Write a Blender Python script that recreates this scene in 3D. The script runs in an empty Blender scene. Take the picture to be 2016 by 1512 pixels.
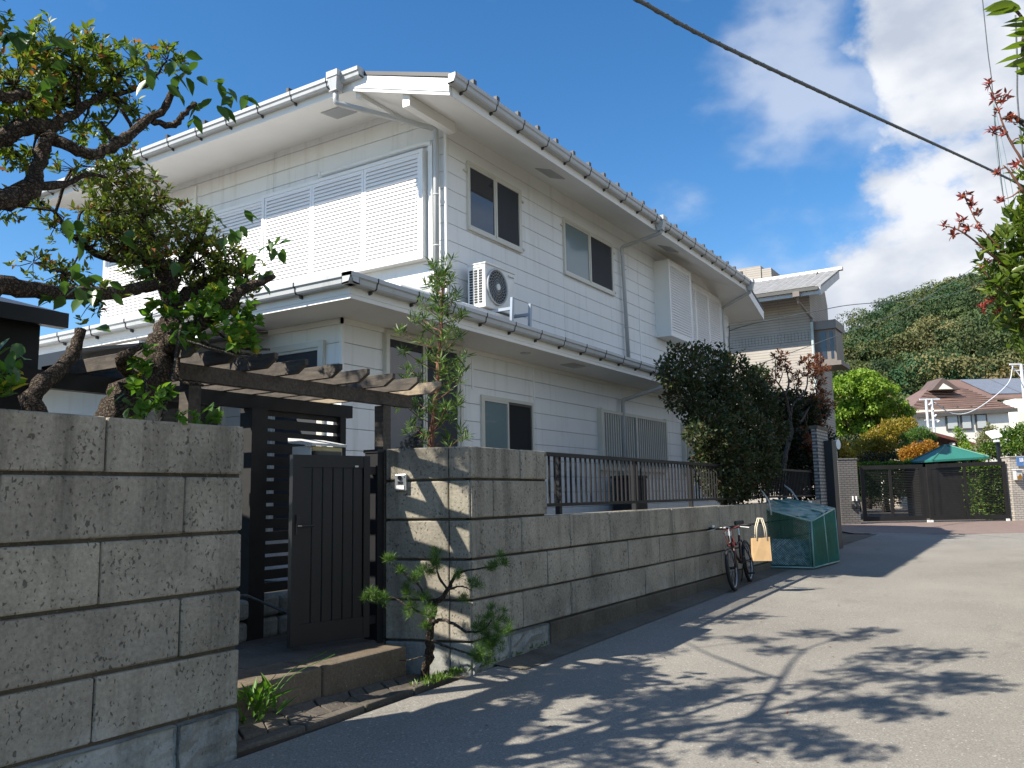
import bpy, bmesh, math, random
import numpy as np
from mathutils import Vector, Matrix

random.seed(7); RNG = np.random.default_rng(7)
scene = bpy.context.scene
COL = scene.collection

# ---------------------------------------------------------------- camera
cam_d = bpy.data.cameras.new('camera'); cam = bpy.data.objects.new('camera', cam_d); COL.objects.link(cam)
YAW, PITCH, ROLL = math.radians(32.077), math.radians(7.671), math.radians(-1.040)
fwd = Vector((-math.sin(YAW)*math.cos(PITCH), math.cos(YAW)*math.cos(PITCH), math.sin(PITCH)))
rgt = Vector((math.cos(YAW), math.sin(YAW), 0)); upv = rgt.cross(fwd)
r2 = math.cos(ROLL)*rgt + math.sin(ROLL)*upv
u2 = -math.sin(ROLL)*rgt + math.cos(ROLL)*upv
M = Matrix((r2, u2, -fwd)).transposed().to_4x4(); M.translation = Vector((0, 0, 1.5))
cam.matrix_world = M
cam_d.sensor_width = 36; cam_d.lens = 1649.4/2016*36; cam_d.clip_start = .05; cam_d.clip_end = 3000
scene.camera = cam

# ---------------------------------------------------------------- sky, clouds, sun
SUNV = Vector((.60, 1.0, -1.10)).normalized()          # direction the light travels
sun_el = math.asin(-SUNV.z); sun_az = math.atan2(-SUNV.x, -SUNV.y)   # compass-like angle from +Y towards +X
world = bpy.data.worlds.new('World'); scene.world = world; world.use_nodes = True
nt = world.node_tree; nt.nodes.clear(); N = nt.nodes.new; L = nt.links.new
wout = N('ShaderNodeOutputWorld'); bg = N('ShaderNodeBackground'); bgc = N('ShaderNodeBackground'); mix = N('ShaderNodeMixShader')
sky = N('ShaderNodeTexSky'); sky.sky_type = 'NISHITA'; sky.sun_disc = False
sky.sun_elevation = sun_el; sky.sun_rotation = sun_az
sky.air_density = 1.0; sky.dust_density = .2; sky.ozone_density = 3.0; sky.altitude = 50
hsv = N('ShaderNodeHueSaturation'); hsv.inputs['Saturation'].default_value = 1.28
L(sky.outputs[0], hsv.inputs['Color']); L(hsv.outputs[0], bg.inputs[0]); bg.inputs[1].default_value = .096
tc = N('ShaderNodeTexCoord')
def vmath(op, a, b=None):
    n = N('ShaderNodeVectorMath'); n.operation = op
    for i, v in ((0, a), (1, b)):
        if v is None: continue
        if isinstance(v, (tuple, list)): n.inputs[i].default_value = v
        else: L(v, n.inputs[i])
    return n
def smath(op, a, b=None, c=None, clamp=False):
    n = N('ShaderNodeMath'); n.operation = op; n.use_clamp = clamp
    for i, v in enumerate((a, b, c)):
        if v is None: continue
        if isinstance(v, (int, float)): n.inputs[i].default_value = v
        else: L(v, n.inputs[i])
    return n.outputs[0]
def mrange(v, a, b, c=0, d=1, smooth=True):
    n = N('ShaderNodeMapRange'); n.interpolation_type = 'SMOOTHSTEP' if smooth else 'LINEAR'
    L(v, n.inputs[0])
    for i, q in zip((1, 2, 3, 4), (a, b, c, d)): n.inputs[i].default_value = q
    return n.outputs[0]
gen = tc.outputs['Generated']
nd = vmath('NORMALIZE', gen)
sep = N('ShaderNodeSeparateXYZ'); L(nd.outputs[0], sep.inputs[0])
mp = N('ShaderNodeMapping'); L(nd.outputs[0], mp.inputs[0]); mp.inputs['Scale'].default_value = (2.2, 2.2, 3.6); mp.inputs['Location'].default_value = (3.3, 1.2, .6)
n1 = N('ShaderNodeTexNoise'); L(mp.outputs[0], n1.inputs['Vector']); n1.inputs['Scale'].default_value = 1.6; n1.inputs['Detail'].default_value = 7; n1.inputs['Roughness'].default_value = .56; n1.inputs['Distortion'].default_value = .25
n2 = N('ShaderNodeTexNoise'); L(mp.outputs[0], n2.inputs['Vector']); n2.inputs['Scale'].default_value = 3.1; n2.inputs['Detail'].default_value = 6; n2.inputs['Roughness'].default_value = .5
# the cloud bank stands over the east (+X side of north): more cover towards it
bank = vmath('DOT_PRODUCT', nd.outputs[0], (.80, .60, .0)).outputs['Value']
cover = smath('SUBTRACT', mrange(bank, .26, .46, -.30, .105, False), mrange(sep.outputs[2], .58, .85, 0, .5))
dens = smath('ADD', n1.outputs['Fac'], cover)
thick = mrange(dens, .50, .61)
wisp = smath('MULTIPLY', mrange(smath('ADD', n2.outputs['Fac'], mrange(bank, .12, .34, -.22, .03, False)), .42, .72), .5)
lowfade = mrange(sep.outputs[2], .02, .14)
cl = smath('MULTIPLY', smath('MAXIMUM', thick, wisp), mrange(sep.outputs[2], -.02, .02))
ccol = N('ShaderNodeValToRGB'); L(n2.outputs['Fac'], ccol.inputs[0])
ccol.color_ramp.elements[0].position = .36; ccol.color_ramp.elements[0].color = (.50, .56, .67, 1)
ccol.color_ramp.elements[1].position = .60; ccol.color_ramp.elements[1].color = (.86, .88, .92, 1)
L(ccol.outputs[0], bgc.inputs[0]); bgc.inputs[1].default_value = .57
L(cl, mix.inputs[0]); L(bg.outputs[0], mix.inputs[1]); L(bgc.outputs[0], mix.inputs[2]); L(mix.outputs[0], wout.inputs[0])

sun_d = bpy.data.lights.new('sun', 'SUN'); sun_o = bpy.data.objects.new('sun', sun_d); COL.objects.link(sun_o)
sun_d.energy = 5.0; sun_d.angle = math.radians(.53); sun_d.color = (1, .93, .82)
sun_o.rotation_euler = SUNV.to_track_quat('-Z', 'Y').to_euler(); sun_o.location = (-8, -14, 20)
vs = scene.view_settings; vs.view_transform = 'Standard'; vs.look = 'None'; vs.exposure = 0.95; vs.gamma = 1; vs.use_curve_mapping = False

# ---------------------------------------------------------------- materials
MAT = {}
def newmat(name):
    m = bpy.data.materials.new(name); m.use_nodes = True
    t = m.node_tree; t.nodes.clear()
    o = t.nodes.new('ShaderNodeOutputMaterial'); p = t.nodes.new('ShaderNodeBsdfPrincipled')
    t.links.new(p.outputs[0], o.inputs[0]); MAT[name] = m
    return m, t, p, o
def ramp(t, fac, stops):
    r = t.nodes.new('ShaderNodeValToRGB'); t.links.new(fac, r.inputs[0])
    e = r.color_ramp.elements
    while len(e) < len(stops): e.new(.5)
    for x, (pos, c) in zip(e, stops):
        x.position = pos; x.color = (*c, 1) if len(c) == 3 else c
    return r.outputs[0]
def noise(t, vec, scale, detail=4, rough=.55, dist=0):
    n = t.nodes.new('ShaderNodeTexNoise'); t.links.new(vec, n.inputs['Vector'])
    n.inputs['Scale'].default_value = scale; n.inputs['Detail'].default_value = detail
    n.inputs['Roughness'].default_value = rough; n.inputs['Distortion'].default_value = dist
    return n.outputs['Fac']
def mulc(t, a, b, fac=1.0, mode='MULTIPLY'):
    n = t.nodes.new('ShaderNodeMixRGB'); n.blend_type = mode
    if isinstance(fac, (int, float)): n.inputs[0].default_value = fac
    else: t.links.new(fac, n.inputs[0])
    for i, v in ((1, a), (2, b)):
        if isinstance(v, tuple): n.inputs[i].default_value = (*v, 1)
        else: t.links.new(v, n.inputs[i])
    return n.outputs[0]
def posvec(t, scale=(1, 1, 1)):
    g = t.nodes.new('ShaderNodeNewGeometry'); m = t.nodes.new('ShaderNodeMapping'); m.inputs['Scale'].default_value = scale
    t.links.new(g.outputs['Position'], m.inputs[0]); return m.outputs[0]
def bump(t, p, h, strength, dist=.01):
    b = t.nodes.new('ShaderNodeBump'); b.inputs['Strength'].default_value = strength; b.inputs['Distance'].default_value = dist
    t.links.new(h, b.inputs['Height']); t.links.new(b.outputs[0], p.inputs['Normal'])
def simple(name, col, rough=.6, var=.12, vscale=3.0, bstr=0, bscale=60, metal=0, spec=.5, dirt=None):
    m, t, p, o = newmat(name)
    v = posvec(t); f = noise(t, v, vscale, 5)
    lo = tuple(c*(1-var) for c in col); hi = tuple(min(1, c*(1+var)) for c in col)
    c = ramp(t, f, [(.3, lo), (.7, hi)])
    if dirt:                                          # vertical weather streaks
        s = noise(t, posvec(t, (7, 7, .6)), 1.0, 5, .6)
        c = mulc(t, c, dirt[0], ramp(t, s, [(dirt[1], (0, 0, 0)), (dirt[1]+.25, (dirt[2],)*3)]), 'MIX')
    t.links.new(c, p.inputs['Base Color']); p.inputs['Roughness'].default_value = rough; p.inputs['Metallic'].default_value = metal
    p.inputs['Specular IOR Level'].default_value = spec
    if bstr: bump(t, p, noise(t, v, bscale, 4), bstr, .004)
    return m
def stone(name, base, dark, pitted=1.0, streak=.6, moss=.3):
    m, t, p, o = newmat(name)
    v = posvec(t)
    c = ramp(t, noise(t, v, 2.3, 6, .6), [(.28, tuple(x*.66 for x in base)), (.5, base), (.75, tuple(min(1, x*1.22) for x in base))])
    oi = t.nodes.new('ShaderNodeObjectInfo')
    tone = ramp(t, oi.outputs['Random'], [(0, (.86, .85, .83)), (1, (1.08, 1.07, 1.03))])
    c = mulc(t, c, tone)
    fine = noise(t, v, 45, 4, .7)
    c = mulc(t, c, ramp(t, fine, [(.35, (.80,)*3), (.65, (1.12,)*3)]))
    pn = noise(t, posvec(t, (1, 1, .72)), 62, 1.5, .5, .4); gate = noise(t, v, 6, 3, .6)
    ad = t.nodes.new('ShaderNodeMath'); ad.operation = 'MULTIPLY_ADD'; t.links.new(gate, ad.inputs[0]); ad.inputs[1].default_value = .30*pitted; t.links.new(pn, ad.inputs[2])
    pm = ramp(t, ad.outputs[0], [(.775+.03*(1-pitted), (0, 0, 0)), (.85+.03*(1-pitted), (.72, .72, .72))])
    pn2 = noise(t, posvec(t, (1, 1, .8)), 15, 2.5, .6, .8)
    pm2 = ramp(t, pn2, [(.68, (0, 0, 0)), (.78, (.75, .75, .75))])
    lt = noise(t, v, 85, 2, .5); c = mulc(t, c, (.42, .41, .37), ramp(t, lt, [(.66, (0, 0, 0)), (.74, (.45,)*3)]), 'MIX')
    c = mulc(t, c, dark, pm, 'MIX'); c = mulc(t, c, tuple(x*1.5 for x in dark), pm2, 'MIX')
    s = noise(t, posvec(t, (5, 5, .45)), 1.0, 6, .65)
    c = mulc(t, c, (.055, .053, .045), ramp(t, s, [(.54, (0, 0, 0)), (.74, (min(1, streak*.9),)*3)]), 'MIX')
    gz_ = t.nodes.new('ShaderNodeNewGeometry'); sz = t.nodes.new('ShaderNodeSeparateXYZ'); t.links.new(gz_.outputs['Position'], sz.inputs[0])
    dr = noise(t, posvec(t, (6.5, 6.5, .28)), 1.0, 6, .68)           # rain drips running down from the wall tops
    m1 = t.nodes.new('ShaderNodeMapRange'); m1.inputs[1].default_value = .55; m1.inputs[2].default_value = 1.75; t.links.new(sz.outputs[2], m1.inputs[0])
    m2 = t.nodes.new('ShaderNodeMath'); m2.operation = 'MULTIPLY_ADD'; t.links.new(m1.outputs[0], m2.inputs[0]); m2.inputs[1].default_value = .13; t.links.new(dr, m2.inputs[2])
    c = mulc(t, c, (.050, .045, .036), ramp(t, m2.outputs[0], [(.60, (0, 0, 0)), (.78, (.82*streak,)*3)]), 'MIX')
    ef = noise(t, posvec(t, (3, 3, 1.4)), 1.4, 6, .7); m3 = t.nodes.new('ShaderNodeMapRange'); m3.inputs[1].default_value = 1.0; m3.inputs[2].default_value = .45; t.links.new(sz.outputs[2], m3.inputs[0])
    m4 = t.nodes.new('ShaderNodeMath'); m4.operation = 'MULTIPLY'; t.links.new(m3.outputs[0], m4.inputs[0]); t.links.new(ef, m4.inputs[1])
    c = mulc(t, c, (.50, .50, .47), ramp(t, m4.outputs[0], [(.42, (0, 0, 0)), (.68, ((.55 if streak >= .5 and base[0] > .25 else .0),)*3)]), 'MIX')   # pale salt bloom low on the wall
    mo = noise(t, v, 1.6, 5, .65)
    c = mulc(t, c, (.10, .105, .055), ramp(t, mo, [(.55, (0, 0, 0)), (.75, (moss,)*3)]), 'MIX')
    t.links.new(c, p.inputs['Base Color']); p.inputs['Roughness'].default_value = .93; p.inputs['Specular IOR Level'].default_value = .2
    h = t.nodes.new('ShaderNodeMath'); h.operation = 'SUBTRACT'; t.links.new(fine, h.inputs[0]); t.links.new(pm, h.inputs[1])
    bump(t, p, h.outputs[0], .55, .008)
    return m
stone('tuff_block', (.325, .298, .246), (.045, .040, .034))
stone('tuff_rough', (.29, .30, .28), (.075, .075, .068), .7, .6, .15)
stone('footing_concrete', (.13, .115, .092), (.05, .045, .036), .3, .6, .3)
stone('granite', (.155, .125, .092), (.07, .055, .04), .6, .35, .25)
stone('paver', (.115, .10, .085), (.05, .045, .04), .4, .3, .2)

def asphalt():
    m, t, p, o = newmat('asphalt')
    v = posvec(t)
    big = noise(t, v, .55, 5, .6); fine = noise(t, v, 85, 4, .85)
    c = ramp(t, big, [(.28, (.190, .178, .157)), (.72, (.256, .240, .209))])
    c = mulc(t, c, ramp(t, fine, [(.36, (.60,)*3), (.5, (1,)*3), (.66, (1.32,)*3)]))
    vo = t.nodes.new('ShaderNodeTexVoronoi'); t.links.new(v, vo.inputs['Vector']); vo.inputs['Scale'].default_value = 110
    c = mulc(t, c, (.55, .54, .50), ramp(t, vo.outputs['Color'], [(.87, (0,)*3), (.92, (.50,)*3)]), 'MIX')
    c = mulc(t, c, (.11, .105, .098), ramp(t, noise(t, posvec(t, (1, .35, 1)), 2.2, 6, .7), [(.58, (0,)*3), (.74, (.45,)*3)]), 'MIX')
    t.links.new(c, p.inputs['Base Color']); p.inputs['Roughness'].default_value = .88; p.inputs['Specular IOR Level'].default_value = .25
    bump(t, p, fine, .5, .004)
asphalt()
WHITE_DIRT = ((.46, .43, .36), .54, .42)
simple('siding_white', (.79, .795, .785), .5, .03, 1.5, .05, 120, dirt=WHITE_DIRT)
simple('trim_white', (.83, .825, .80), .4, .03, 2)
simple('soffit_white', (.80, .79, .76), .65, .03, 2)
simple('shutter_white', (.84, .83, .82), .35, .02, 2)
simple('gutter_grey', (.46, .475, .48), .38, .06, 2, dirt=((.25, .24, .22), .55, .5))
simple('bracket_dark', (.04, .04, .04), .5)
simple('roof_dark', (.035, .037, .042), .5, .15, 2)
simple('roof_low', (.13, .125, .12), .5, .15, 2, dirt=((.05, .05, .05), .5, .5))
simple('frame_beige', (.62, .60, .53), .35, .04)
simple('frame_bronze', (.09, .085, .075), .35, .1)
simple('pipe_grey', (.47, .48, .48), .35, .06, 2)
simple('dark_mesh', (.028, .032, .04), .75, .1)
simple('room_dark', (.012, .013, .015), .9)
simple('metal_black', (.012, .013, .016), .45, .2, 4)
simple('fence_brown', (.013, .012, .0115), .6, .2, 3, spec=.3)
simple('gate_black', (.0085, .009, .011), .5, .15, 6)
simple('wood_black', (.012, .0115, .011), .7, .3, 8, .3, 40)
def wood(name, a, b):
    m, t, p, o = newmat(name)
    g = noise(t, posvec(t, (3, 22, 22)), 2.0, 6, .7)
    c = ramp(t, g, [(.3, a), (.65, b)])
    c = mulc(t, c, (.025, .022, .018), ramp(t, noise(t, posvec(t), 5, 5, .7), [(.5, (0,)*3), (.7, (.8,)*3)]), 'MIX')
    t.links.new(c, p.inputs['Base Color']); p.inputs['Roughness'].default_value = .85; bump(t, p, g, .4, .006)
wood('wood_weathered', (.034, .028, .023), (.105, .086, .066))
wood('wood_pale', (.20, .155, .10), (.34, .27, .185))
simple('silver', (.55, .56, .57), .3, .05, metal=.8)
simple('steel_white', (.72, .72, .70), .4)
simple('brass', (.50, .42, .22), .4, metal=.6)
simple('plastic_white', (.74, .74, .71), .45)
simple('galv', (.33, .37, .42), .4, .1, metal=.5)
def barkmat(name, lo, hi, lichen):
    m, t, p, o = newmat(name)
    v = posvec(t); vo = t.nodes.new('ShaderNodeTexVoronoi'); vo.feature = 'DISTANCE_TO_EDGE'; vo.inputs['Scale'].default_value = 48
    nz = noise(t, v, 30, 4, .7); mx = t.nodes.new('ShaderNodeMixRGB'); mx.inputs[0].default_value = .06; t.links.new(v, mx.inputs[1]); n3 = t.nodes.new('ShaderNodeTexNoise'); n3.inputs['Scale'].default_value = 26; n3.inputs['Detail'].default_value = 3; t.links.new(v, n3.inputs['Vector']); t.links.new(n3.outputs['Color'], mx.inputs[2]); t.links.new(mx.outputs[0], vo.inputs['Vector'])
    cr = ramp(t, vo.outputs['Distance'], [(0, (0, 0, 0)), (.22, (1, 1, 1))])
    c = mulc(t, ramp(t, nz, [(.3, lo), (.7, hi)]), ramp(t, vo.outputs['Distance'], [(0, (.35,)*3), (.2, (1.1,)*3)]))
    c = mulc(t, c, lichen, ramp(t, noise(t, v, 7, 5, .7), [(.58, (0,)*3), (.72, (.6,)*3)]), 'MIX')
    t.links.new(c, p.inputs['Base Color']); p.inputs['Roughness'].default_value = .92; p.inputs['Specular IOR Level'].default_value = .2
    a = t.nodes.new('ShaderNodeMath'); a.operation = 'ADD'; t.links.new(cr, a.inputs[0]); t.links.new(nz, a.inputs[1]); bump(t, p, a.outputs[0], .9, .012)
barkmat('bark', (.045, .034, .026), (.13, .10, .075), (.15, .14, .10)); barkmat('bark_grey', (.06, .052, .045), (.16, .14, .12), (.20, .19, .165))
simple('bark_red', (.17, .075, .045), .85, .3, 16, .5, 40)
simple('kerb_concrete', (.30, .285, .26), .85, .15, 5, .3, 60)
simple('soil', (.07, .055, .04), .95, .3, 6, .5, 30)
simple('yard', (.10, .09, .075), .95, .3, 4, .4, 20)
simple('rubber', (.012, .012, .013), .7)
simple('bike_red', (.030, .008, .010), .35)
simple('cable_red', (.42, .04, .035), .4)
simple('cable_white', (.7, .7, .7), .4)
simple('cable_grey', (.10, .11, .115), .55, .3, 30)
simple('cable_teal', (.22, .32, .35), .5)
simple('paper_kraft', (.55, .36, .18), .8, .1, 8)
simple('paper_handle', (.70, .62, .46), .8)
simple('net_green', (.012, .15, .095), .55, .2, 10)
simple('tube_green', (.24, .38, .34), .4, .2)
simple('sheet_blue', (.035, .17, .15), .3, .35, 9)
simple('tarp_silver', (.42, .46, .48), .35, .6, 16)
simple('stucco_cream', (.80, .76, .67), .8, .03)
simple('stucco_yellow', (.74, .66, .50), .8, .04)
simple('roof_brown', (.165, .105, .085), .6, .12, 2)
simple('roof_brown2', (.12, .085, .07), .6, .12, 2)
simple('solar', (.13, .15, .19), .2, .1)
simple('roof_rust', (.15, .05, .035), .7, .2)
simple('wall_tan', (.36, .30, .24), .8)
simple('kiosk_green', (.025, .155, .12), .45, .08, 1)
simple('pole_pale', (.62, .64, .66), .5)
simple('sign_blue', (.075, .165, .36), .4)
simple('sign_white', (.86, .86, .86), .5)
simple('screen_black', (.01, .011, .013), .15)
simple('roof_tile_grey', (.24, .24, .235), .7, .2, 4)
simple('ridge_white', (.72, .71, .69), .5, .05)
simple('copper_green', (.40, .46, .44), .5, .15, 2)
simple('brown_alu', (.17, .145, .125), .4)
def glass(name, col, rough=.04, spec=.6):
    m, t, p, o = newmat(name)
    p.inputs['Base Color'].default_value = (*col, 1); p.inputs['Roughness'].default_value = rough; p.inputs['Specular IOR Level'].default_value = spec
    p.inputs['Coat Weight'].default_value = .35; p.inputs['Coat Roughness'].default_value = .02
    bump(t, p, noise(t, posvec(t), 1.1, 2), .02, .02)
glass('glass_dark', (.018, .022, .03)); glass('glass_frost', (.16, .22, .235), .22, .5); glass('glass_pale', (.50, .52, .50), .25, .4)
def tiles(name, a, b, mortar, axis='x', bw=.28, bh=.075, mortar_w=.10):
    m, t, p, o = newmat(name)
    g = t.nodes.new('ShaderNodeNewGeometry'); s = t.nodes.new('ShaderNodeSeparateXYZ'); t.links.new(g.outputs['Position'], s.inputs[0])
    su = t.nodes.new('ShaderNodeMath'); su.operation = 'ADD'; t.links.new(s.outputs[0], su.inputs[0]); t.links.new(s.outputs[1], su.inputs[1])
    cb = t.nodes.new('ShaderNodeCombineXYZ'); t.links.new(su.outputs[0], cb.inputs[0]); t.links.new(s.outputs[2], cb.inputs[1])
    br = t.nodes.new('ShaderNodeTexBrick'); t.links.new(cb.outputs[0], br.inputs['Vector'])
    br.inputs['Color1'].default_value = (*a, 1); br.inputs['Color2'].default_value = (*b, 1); br.inputs['Mortar'].default_value = (*mortar, 1)
    br.inputs['Scale'].default_value = 1; br.inputs['Brick Width'].default_value = bw; br.inputs['Row Height'].default_value = bh; br.inputs['Mortar Size'].default_value = bh*mortar_w; br.inputs['Mortar Smooth'].default_value = .3
    c = mulc(t, br.outputs['Color'], ramp(t, noise(t, posvec(t), 1.2, 5), [(.3, (.88,)*3), (.7, (1.08,)*3)]))
    t.links.new(c, p.inputs['Base Color']); p.inputs['Roughness'].default_value = .7
    bump(t, p, br.outputs['Fac'], -.5, .01)
tiles('tile_tan', (.375, .338, .292), (.36, .325, .282), (.22, .20, .175), bw=5.0, bh=.095, mortar_w=.13)
tiles('tile_grey', (.14, .13, .12), (.125, .115, .105), (.045, .042, .04), bw=.23, bh=.065, mortar_w=.2)
tiles('tile_sand', (.42, .38, .33), (.38, .345, .30), (.20, .18, .155), bw=.23, bh=.065, mortar_w=.2)
tiles('tile_white', (.36, .34, .31), (.32, .30, .28), (.10, .095, .09), bw=.23, bh=.065, mortar_w=.3)
def pave_mat():
    m, t, p, o = newmat('brick_paving')
    br = t.nodes.new('ShaderNodeTexBrick'); mp_ = t.nodes.new('ShaderNodeMapping'); g = t.nodes.new('ShaderNodeNewGeometry')
    mp_.inputs['Rotation'].default_value = (0, 0, -YAW); t.links.new(g.outputs['Position'], mp_.inputs[0]); t.links.new(mp_.outputs[0], br.inputs['Vector'])
    br.inputs['Color1'].default_value = (.215, .155, .13, 1); br.inputs['Color2'].default_value = (.18, .13, .11, 1); br.inputs['Mortar'].default_value = (.13, .10, .085, 1)
    br.inputs['Scale'].default_value = 1; br.inputs['Brick Width'].default_value = .21; br.inputs['Row Height'].default_value = .105; br.inputs['Mortar Size'].default_value = .008
    t.links.new(br.outputs['Color'], p.inputs['Base Color']); p.inputs['Roughness'].default_value = .8
pave_mat()
def leafmat(name, stops, trans=.35, rough=.45, spec=.35, tint=False):
    m, t, p, o = newmat(name)
    g = t.nodes.new('ShaderNodeNewGeometry')
    c = ramp(t, g.outputs['Random Per Island'], stops)
    if tint:
        a = t.nodes.new('ShaderNodeAttribute'); a.attribute_name = 'tint'
        c = mulc(t, c, a.outputs['Color'])
    tr = t.nodes.new('ShaderNodeBsdfTranslucent'); mx = t.nodes.new('ShaderNodeMixShader'); mx.inputs[0].default_value = trans
    c2 = mulc(t, c, (1.25, 1.35, .55))
    t.links.new(c, p.inputs['Base Color']); t.links.new(c2, tr.inputs[0])
    p.inputs['Roughness'].default_value = rough; p.inputs['Specular IOR Level'].default_value = spec
    t.links.new(p.outputs[0], mx.inputs[1]); t.links.new(tr.outputs[0], mx.inputs[2]); t.links.new(mx.outputs[0], o.inputs[0])
leafmat('leaf_myrtle', [(0, (.080, .14, .024)), (.5, (.145, .205, .034)), (.90, (.22, .25, .05)), (.96, (.30, .11, .05))], .4)
leafmat('leaf_azalea', [(0, (.070, .115, .026)), (.5, (.125, .17, .034)), (.93, (.21, .23, .05)), (.97, (.24, .09, .04))], .3)
leafmat('leaf_big', [(0, (.035, .085, .03)), (.6, (.06, .125, .03)), (1, (.17, .24, .04))], .35, .35, .5)
leafmat('leaf_vine', [(0, (.06, .15, .022)), (.6, (.12, .25, .035)), (.93, (.15, .25, .04)), (.97, (.50, .42, .05))], .4)
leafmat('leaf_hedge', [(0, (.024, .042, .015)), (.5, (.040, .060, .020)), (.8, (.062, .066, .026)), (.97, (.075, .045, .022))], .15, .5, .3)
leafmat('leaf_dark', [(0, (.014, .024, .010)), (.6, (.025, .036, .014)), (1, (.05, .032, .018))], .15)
leafmat('leaf_maple', [(0, (.10, .032, .022)), (.6, (.17, .055, .032)), (1, (.24, .11, .05))], .35)
leafmat('leaf_bright', [(0, (.12, .22, .024)), (.5, (.20, .32, .036)), (1, (.30, .40, .06))], .4)
leafmat('leaf_green', [(0, (.05, .11, .016)), (.5, (.085, .16, .025)), (1, (.14, .20, .035))], .35)
leafmat('leaf_yellow', [(0, (.16, .15, .02)), (.5, (.28, .23, .035)), (1, (.36, .24, .05))], .4)
leafmat('leaf_orange', [(0, (.30, .12, .02)), (.5, (.40, .19, .03)), (1, (.42, .27, .05))], .4)
leafmat('leaf_pale', [(0, (.14, .17, .07)), (.5, (.22, .23, .11)), (1, (.30, .28, .16))], .35)
leafmat('leaf_photinia', [(0, (.07, .12, .018)), (.5, (.12, .18, .03)), (1, (.19, .23, .05))], .4, .35, .5)
leafmat('leaf_red', [(0, (.17, .03, .03)), (.6, (.30, .05, .05)), (1, (.42, .14, .08))], .4, .35, .5)
leafmat('needle_pine', [(0, (.035, .09, .020)), (.7, (.08, .16, .03)), (1, (.20, .32, .06))], .25)
leafmat('needle_podo', [(0, (.05, .10, .025)), (.6, (.085, .15, .035)), (1, (.15, .22, .06))], .3)
leafmat('leaf_weed', [(0, (.06, .15, .02)), (.7, (.10, .22, .03)), (1, (.22, .26, .08))], .4)
leafmat('leaf_forest', [(0, (.84, .85, .84)), (.5, (1.0, 1.0, 1.0)), (1, (1.16, 1.14, 1.06))], .2, .6, .2, True)
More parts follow.
